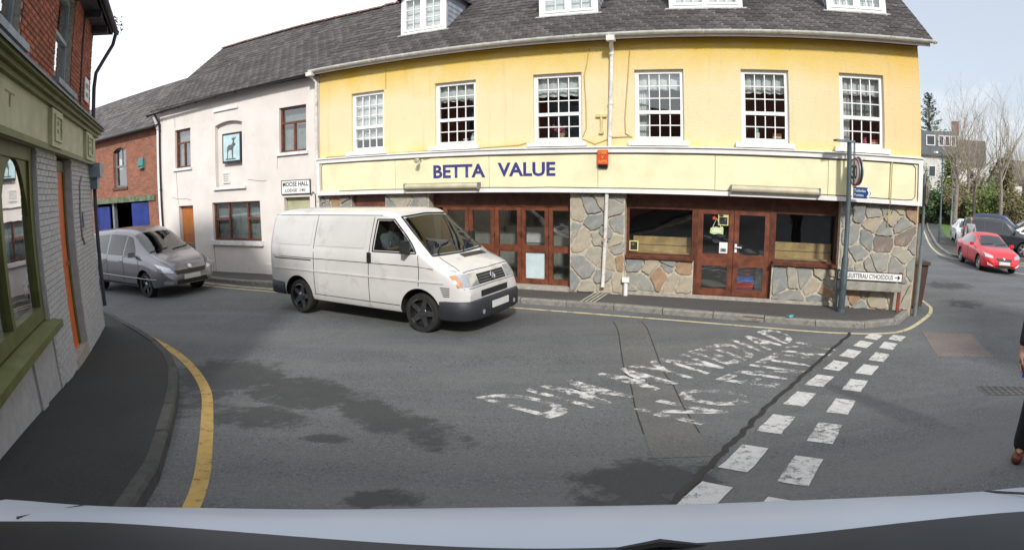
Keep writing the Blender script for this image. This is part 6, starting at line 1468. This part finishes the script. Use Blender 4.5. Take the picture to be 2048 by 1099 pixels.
MB().obox(Matrix.Translation((.165, .03, .50)) @ Matrix.Rotation(R(75), 4, 'Z'), .16, .012, .07).build('print', 'paper', dv)
# ------------------------------------------------------------------ far side of the junction: verge, wall, trees, houses
def az(px_az, r): return (math.sin(px_az)*r, math.cos(px_az)*r)
def foliage_mat(name, c, c2):
    m, n, l, p = nt(name); g = n.new('ShaderNodeNewGeometry'); t = n.new('ShaderNodeTexCoord')
    f = noise(n, l, t.outputs['Object'], .9, 3); s = math_(n, l, 'ADD', math_(n, l, 'MULTIPLY', f, .7), math_(n, l, 'MULTIPLY', g.outputs['Random Per Island'], .5))
    l.new(mix(n, l, ramp(n, l, s, ((.35, 0), (.85, 1))), c, c2), p.inputs['Base Color']); p.inputs['Roughness'].default_value = .7
foliage_mat('leaf_dark', (.022, .055, .014), (.07, .13, .03)); foliage_mat('leaf_mid', (.06, .11, .02), (.17, .21, .05)); foliage_mat('leaf_brown', (.10, .09, .04), (.24, .20, .09)); foliage_mat('leaf_pine', (.010, .030, .020), (.03, .07, .045))
mat('bark_pale', (.24, .21, .18), .9, .25, 6, bmp=.5, bs=30); mat('bark_dark', (.09, .075, .06), .9, .25, 6, bmp=.5, bs=30); mat('twig', (.33, .275, .22), .9, .2, 3)
mat('rubble_wall', (.16, .135, .11), .9, .3, 3, bmp=.8, bs=8, bd=.05); mat('cottage_white', (.62, .60, .57), .9, .08, 1); mat('roof_brown', (.10, .085, .075), .85, .2, 2, bmp=.4, bs=10); mat('cladding_grey', (.13, .14, .15), .8, .1, 2); mat('hill_green', (.05, .065, .025), .95, .3, .6)

def far_sheet(name, pts, off, m):
    b = MB(); b.v = [(x, y, zg(x, y)+off) for x, y in pts]; b.f = [tuple(range(len(pts)))]; return b.build(name, m, fix=True)
KF = catmull([(46, 51), (40.8, 45.1), (33, 36.3), (28.5, 31.0), (23.3, 24.8), (20.6, 21.2), (19.9, 19.6), (20.6, 18.4), (22.3, 17.6), (26, 16.4), (32, 14.8)], 4)
pf = struct(ribbon('pavement', offset(KF, .125), offset(KF, 2.0), .1, 'asphalt_path')); kerbs(KF, pf, L=1.8)
tag(line('yellow_line', offset(KF, -.35)[::2], .12, 'paint_yellow_pale'), 'yellow line along the far kerb behind the red saloon', 'road marking')
gr = struct(far_sheet('grass_verge', [(28.2, 28.9), (31.0, 28.6), (45, 43.5), (60, 52), (56, 60), (46.5, 50.2)], .11, 'grass'))
for i, (x, y) in enumerate(((19.4, 15.5), (20.3, 14.6))): tag(ribbon('white_dash', [(x, y), (x+.55, y-.45)], [(x+.12, y+.12), (x+.67, y-.33)], .005, 'paint_dash'), ('white road dash in front of the red saloon', 'second white road dash in front of the red saloon')[i], 'road marking')
hb = MB(); rs = [60, 66, 74, 90, 130, 200]; hz = [-.3, .6, 2.0, 4.0, 5.0, 5.0]; aa = [.60+.05*i for i in range(12)]
hb.v = [(*az(a, r), z) for r, z in zip(rs, hz) for a in aa]; k = len(aa); hb.f = [(i*k+j, i*k+j+1, (i+1)*k+j+1, (i+1)*k+j) for i in range(len(rs)-1) for j in range(k-1)]
struct(hb.build('hillside', 'hill_green', smooth=60, fix=True))
# rubble wall of separate stones
rw = thing('stone_wall', 'low rubble stone wall beyond the grass verge', 'wall', (*az(.80, 60), -.3)); rr = random.Random(11); o0 = Vector((*az(.80, 60), -.3)); m = MB()
for i in range(60):
    a0, a1 = .66+.0055*i, .66+.0055*(i+1); p, q = az(a0, 60), az(a1, 60)
    m.quad((p[0]-o0.x, p[1]-o0.y, 0), (q[0]-o0.x, q[1]-o0.y, 0), (q[0]-o0.x, q[1]-o0.y, .95), (p[0]-o0.x, p[1]-o0.y, .95))
m.build('core', 'rubble_wall', rw); m = MB()
for i in range(150):
    for j in range(4):
        a = .665+.0021*(i+(j % 2)*.5); p = az(a, 59.95); Mx = Matrix.Translation((p[0]-o0.x, p[1]-o0.y, .14+j*.25+rr.uniform(-.04, .04))) @ Matrix.Rotation(-a+rr.uniform(-.2, .2), 4, 'Z'); m.obox(Mx, rr.uniform(.09, .13), .2, rr.uniform(.16, .24))
m.build('stones', 'rubble_wall', rw)['kind'] = 'stuff'
def leaves(mb, c, rad, n, size, rr):
    c = Vector(c)
    cl = [Vector((rr.gauss(0, .45)*rad[0], rr.gauss(0, .45)*rad[1], rr.gauss(0, .42)*rad[2])) for _ in range(max(5, n//60))]
    for i in range(n):
        k = rr.choice(cl); p = c+k+Vector((rr.gauss(0, .16)*rad[0], rr.gauss(0, .16)*rad[1], rr.gauss(0, .14)*rad[2]))
        a = Vector((rr.uniform(-1, 1), rr.uniform(-1, 1), rr.uniform(-1, 1))).normalized()*size*rr.uniform(.6, 1.3); b = a.orthogonal().normalized()*size*rr.uniform(.4, .8)
        mb.quad(p-a, p-b, p+a, p+b)
def bush(label, a, r, z, rad, m, n, size=.14, seed=1, name='bush'):
    x, y = az(a, r); o = thing(name, label, name.replace('_', ' '), (x, y, z)); rr = random.Random(seed); mb = MB(); leaves(mb, (0, 0, rad[2]), rad, n, size, rr); mb.build('foliage', m, o)
    st = MB()
    for i in range(5): w = rr.uniform(0, 6.28); st.tube([(0, 0, -.3), (math.cos(w)*rad[0]*.3, math.sin(w)*rad[1]*.3, rad[2]*.9)], [.06, .02], 5)
    st.build('stems', 'bark_dark', o); return o
PXA = lambda px: (px-1024)/1118.8*1.012
bush('dark evergreen shrub below the white cottage', .731, 59, .3, (2.0, 1.6, 1.6), 'leaf_dark', 2600, .16, 1); bush('dark evergreen shrub by the pale-barked bare tree', .765, 58.5, .3, (1.9, 1.5, 1.5), 'leaf_dark', 2400, .16, 2)
bush('tall ivy-clad shrub climbing beside the white cottage', .772, 62, 1.6, (1.2, 1.2, 2.6), 'leaf_mid', 2600, .15, 3); bush('yellow-green shrub at the shop corner side of the cottage', .722, 62, 2.0, (1.0, 1.0, 1.8), 'leaf_mid', 1500, .14, 4)
bush('brownish thicket under the bare trees', .812, 63, .8, (2.6, 2, 2.3), 'leaf_brown', 2800, .15, 5); bush('bright green young conifer in front of the stone wall', .822, 57, .0, (.8, .8, .95), 'leaf_mid', 1200, .11, 6)
bush('olive thicket behind the stone wall', .845, 64, .9, (2.8, 2, 1.9), 'leaf_mid', 2800, .15, 7); bush('dark thicket behind the dark blue parked car', .895, 62, .6, (3.0, 2, 1.7), 'leaf_dark', 2600, .16, 8)
bush('tall ivy-covered tree column at the right', .868, 60, 1.0, (1.25, 1.2, 3.3), 'leaf_brown', 3400, .14, 9, 'ivy_tree'); bush('yellowish shrub beyond the silver car', .935, 60, .6, (2.4, 2, 1.6), 'leaf_mid', 2000, .15, 10)
bush('brown-green thicket behind the pale-barked bare tree', .790, 57.5, .2, (1.9, 1.5, 2.1), 'leaf_brown', 2600, .12, 12); bush('yellow-green thicket left of the ivy-covered tree column', .838, 58, .2, (2.0, 1.5, 1.9), 'leaf_mid', 2600, .12, 13); bush('russet thicket right of the ivy-covered tree column', .885, 57, .3, (2.0, 1.5, 2.0), 'leaf_brown', 2400, .12, 14)
def bare_tree(label, x, y, z, h, spread, seed, bark='bark_pale', r0=.16, lean=0):
    o = thing('bare_tree', label, 'tree', (x, y, z)); rr = random.Random(seed); tk = MB(); br = MB()
    pts = [Vector((0, 0, 0)), Vector((lean*.3+rr.uniform(-.1, .1), 0, h*.14)), Vector((lean*.7+rr.uniform(-.15, .15), rr.uniform(-.1, .1), h*.30)), Vector((lean+rr.uniform(-.2, .2), 0, h*.50))]
    tk.tube(pts, [r0*1.2, r0, r0*.8, r0*.6], 8); tk.build('trunk', bark, o, smooth=50)
    def grow(p, d, L, r, dep):
        n = 3; q = p.copy(); P = [q.copy()]
        for i in range(n): d = (d+Vector((rr.gauss(0, .14), rr.gauss(0, .14), .09))).normalized(); q = q+d*L/n; P.append(q.copy())
        br.tube(P, [r, r*.85, r*.7, r*.5], 5 if dep < 2 else 3, False)
        if dep >= 5: return
        for i in range(3 if dep < 4 else 2):
            t = rr.choice(P[1:]); nd = (d+Vector((rr.gauss(0, .55)*spread, rr.gauss(0, .55)*spread, rr.uniform(-.05, .55)))).normalized(); grow(t, nd, L*rr.uniform(.55, .82), r*.5, dep+1)
    for i in range(8): grow(pts[2]+(pts[3]-pts[2])*rr.random(), Vector((rr.gauss(0, .6)*spread, rr.gauss(0, .6)*spread, .95)).normalized(), h*.30, r0*.32, 1)
    bd = MB(); leaves(bd, (0, 0, h*.52), (h*.30, h*.30, h*.33), 900, .035, rr); bd.build('buds', 'leaf_brown', o)
    br.build('crown', 'twig', o); return o
bare_tree('pale-barked bare tree beside the grey-blue street lamp', 33.94, 33.94, -.1, 9.8, .75, 21, 'bark_pale', .19); bare_tree('slim bare tree in the middle of the verge', 35.4, 33.3, -.1, 8.2, .7, 22, 'bark_dark', .15); bare_tree('wide bare tree behind the car park', 37.2, 31.9, .0, 10.2, .9, 23, 'bark_pale', .17); bare_tree('bare tree behind the silver parked car', 45.5, 36.2, .1, 8.4, .9, 24, 'bark_dark', .16); bare_tree('bare tree between the two cottages', 43.5, 41.8, .6, 11.0, .8, 25, 'bark_pale', .18)
# conifer behind the cottage
cf = thing('conifer', 'dark conifer rising behind the white cottage', 'tree', (*az(.737, 80), 2.0)); MB().tube([(0, 0, 0), (0, 0, 13.2)], [.35, .06], 8).build('trunk', 'bark_dark', cf); rr = random.Random(31); mb = MB()
for i in range(46):
    z = 4.5+9*i/46; R_ = (13.9-z)*.33+.3; w = i*2.4; d = Vector((math.cos(w), math.sin(w), .25)); 
    for k in range(34):
        t = (k+rr.random())/34; p = Vector((0, 0, z))+d*R_*t+Vector((rr.gauss(0, .10), rr.gauss(0, .10), rr.gauss(0, .10)+.4*t*t)); a = Vector((rr.uniform(-1, 1), rr.uniform(-1, 1), rr.uniform(-.3, 1))).normalized()*.28; b = a.orthogonal().normalized()*.09; mb.quad(p-a, p-b, p+a, p+b)
mb.build('crown', 'leaf_pine', cf)
# cottages on the slope
def cottage(label, a, r, z, w, d, eave, ridge, wallm, roofm, wins, chim=None, hip=0, turn=0):
    x, y = az(a, r); o = thing('cottage', label, 'house', (x, y, z), -a+turn)
    m = MB(); m.quad((-w/2, 0, -1), (w/2, 0, -1), (w/2, 0, eave), (-w/2, 0, eave)); m.quad((-w/2, d, -1), (w/2, d, -1), (w/2, d, eave), (-w/2, d, eave))
    for s in (-1, 1): m.add(((s*w/2, 0, -1), (s*w/2, d, -1), (s*w/2, d, eave), (s*w/2, d/2, ridge), (s*w/2, 0, eave)), ((0, 1, 2, 3, 4),))
    m.build('wall', wallm, o, fix=True); e = .25; m = MB()
    for y0 in (-e, d+e): m.add(((-w/2-e, y0, eave-.15), (w/2+e, y0, eave-.15), (w/2+e, d/2, ridge+.08), (-w/2-e, d/2, ridge+.08), (-w/2-e, y0, eave-.05), (w/2+e, y0, eave-.05), (w/2+e, d/2, ridge+.2), (-w/2-e, d/2, ridge+.2)), ((0,1,2,3), (4,5,6,7), (0,1,5,4), (1,2,6,5), (3,0,4,7)))
    rf = m.build('roof', roofm, o, fix=True)
    if chim is not None: MB().box(chim-.4, chim+.4, d/2-.4, d/2+.4, ridge-.5, ridge+1.0).box(chim-.12, chim+.12, d/2-.12, d/2+.12, ridge+1.0, ridge+1.35).build('chimney', 'ridge_tile', rf)
    for x0, x1, z0, z1 in wins:
        wn_ = frame(MB(), x0, x1, z0, z1, .09, -.06, .03).build('window', 'white_upvc', o); MB().box(x0+.09, x1-.09, -.03, -.02, z0+.09, z1-.09).build('pane', 'dark_glass_solid', wn_)
    return o
c = cottage('white rendered cottage on the slope behind the shop corner', .740, 70, .6, 7.2, 6, 6.4, 7.0, 'cottage_white', 'roof_brown', [(-.3, .6, 3.9, 5.2), (1.8, 2.7, 4.0, 5.3), (-.3, .6, 1.2, 2.5), (1.9, 2.8, 1.2, 2.6)], None)
m = MB().box(-3.4, 3.2, .6, 5.4, 6.3, 9.2); up_ = m.build('attic_storey', 'cladding_grey', c)
for x0, x1 in ((-.6, .5), (.9, 1.6), (1.65, 2.3), (2.4, 3.0)): wn_ = frame(MB(), x0, x1, 7.5, 8.7, .10, .53, .62).build('attic_window', 'white_upvc', c); MB().box(x0+.1, x1-.1, .57, .58, 7.6, 8.6).build('pane', 'dark_glass_solid', wn_)
MB().box(2.6, 3.5, 2.2, 3.2, 9.0, 10.6).build('chimney', 'ridge_tile', c)
cottage('brown-roofed white cottage between the bare trees', .798, 74, 2.4, 5.0, 6, 4.0, 6.9, 'cottage_white', 'roof_brown', [(-1.8, -.9, 2.2, 3.4), (.4, 1.3, 2.2, 3.4)], None)
cottage('white gabled cottage beyond the silver parked car', .915, 74, 2.0, 6.0, 6, 2.6, 5.2, 'cottage_white', 'roof_brown', [(-1.5, -.6, .8, 2.0), (.6, 1.5, .8, 2.0)], None, 0, .6)
# street lamps
def lamp_post(label, x, y, h, m, s):
    o = thing('street_lamp', label, 'street lamp', (x, y, zg(x, y)+.1)); MB().tube([(0, 0, 0), (0, 0, 1.4), (0, 0, 1.45), (0, 0, h)], [.08, .08, .05, .04], 10).build('pole', m, o, smooth=40)
    MB().tube([(0, 0, h), (s*.15, -.02, h+.08), (s*.45, -.05, h+.08)], .03, 8).build('arm', m, o, smooth=40); MB().box(s*.35-.14, s*.65-.02+.0, -.14, .06, h+.02, h+.11).build('lamp_head', 'sign_white', o)
lamp_post('grey-blue street lamp on the far pavement', 24.45, 25.75, 5.0, 'pole_blue', -1); lamp_post('thin white street lamp behind the grass verge', 36.5, 37.0, 4.2, 'grey_metal', -1)
# ------------------------------------------------------------------ bonnet of the vehicle that carries the camera
bn = thing('car_bonnet', 'white bonnet and black scuttle of the viewing car along the bottom edge', 'car bonnet', (0, .8, 1.7))
tx = [-1.33, -.99, -.69, -.432, -.205, 0, .246, .547, .824, 1.306]; tz = [1.678, 1.728, 1.778, 1.806, 1.826, 1.834, 1.827, 1.803, 1.768, 1.69]
lx = [-1.45, -.989, -.791, -.6, -.433, -.258, -.098, .13, .373, .667, .987, 1.45]; ly = [.55, .631, .677, .699, .71, .712, .707, .698, .689, .674, .641, .55]
xs = np.linspace(-1.32, 1.32, 41); m = MB(); rows = 9
zt_ = smooth_arr(np.interp(xs, tx, tz), 3); yl = smooth_arr(np.interp(xs, lx, ly), 3)
for i, x in enumerate(xs):
    zl = min(1.86, zt_[i]+.03+.0)
    zl = 1.86-.10*(abs(x)/1.32)**2.5
    for j in range(rows):
        t = j/(rows-1)
        if t < .6: k = t/.6; y = yl[i]*(1-k)+.85*k; z = zl*(1-k)+zt_[i]*k+.012*math.sin(math.pi*k)
        else: k = (t-.6)/.4; y = .85+.25*k; z = zt_[i]-.05*k-.22*k*k
        m.v.append((x, y-.8, z-1.7))
m.f = [(i*rows+j, (i+1)*rows+j, (i+1)*rows+j+1, i*rows+j+1) for i in range(40) for j in range(rows-1)]
bo = m.build('bonnet_panel', 'bonnet_white', bn, smooth=60, fix=True)
m = MB()
for i, x in enumerate(xs):
    z = 1.86-.10*(abs(x)/1.32)**2.5+.006
    for yy, zz in ((yl[i]+.004, z-.02), (yl[i]-.004, z), (yl[i]-.05, z+.004), (yl[i]-.2, z-.02), (yl[i]-.5, z-.25)): m.v.append((x, yy-.8, zz-1.7))
m.f = [(i*5+j, (i+1)*5+j, (i+1)*5+j+1, i*5+j+1) for i in range(40) for j in range(4)]
sc_ = m.build('scuttle', 'dash_black', bn, smooth=60, fix=True)
MB().tube([(.14, .69-.8, .160), (.22, .685-.8, .172), (.30, .68-.8, .160)], [.004, .008, .004], 6).build('wiper_spindle', 'black_rubber', bn)
for x, s in ((-.99, 1), (1.14, 1)): MB().tube([(x, .66-.8, .108), (x-.0, .85-.8, np.interp(x, tx, tz)-1.7+.004), (x, .95-.8, np.interp(x, tx, tz)-1.76)], .003, 4).build('panel_gap', 'black_plastic', bn)
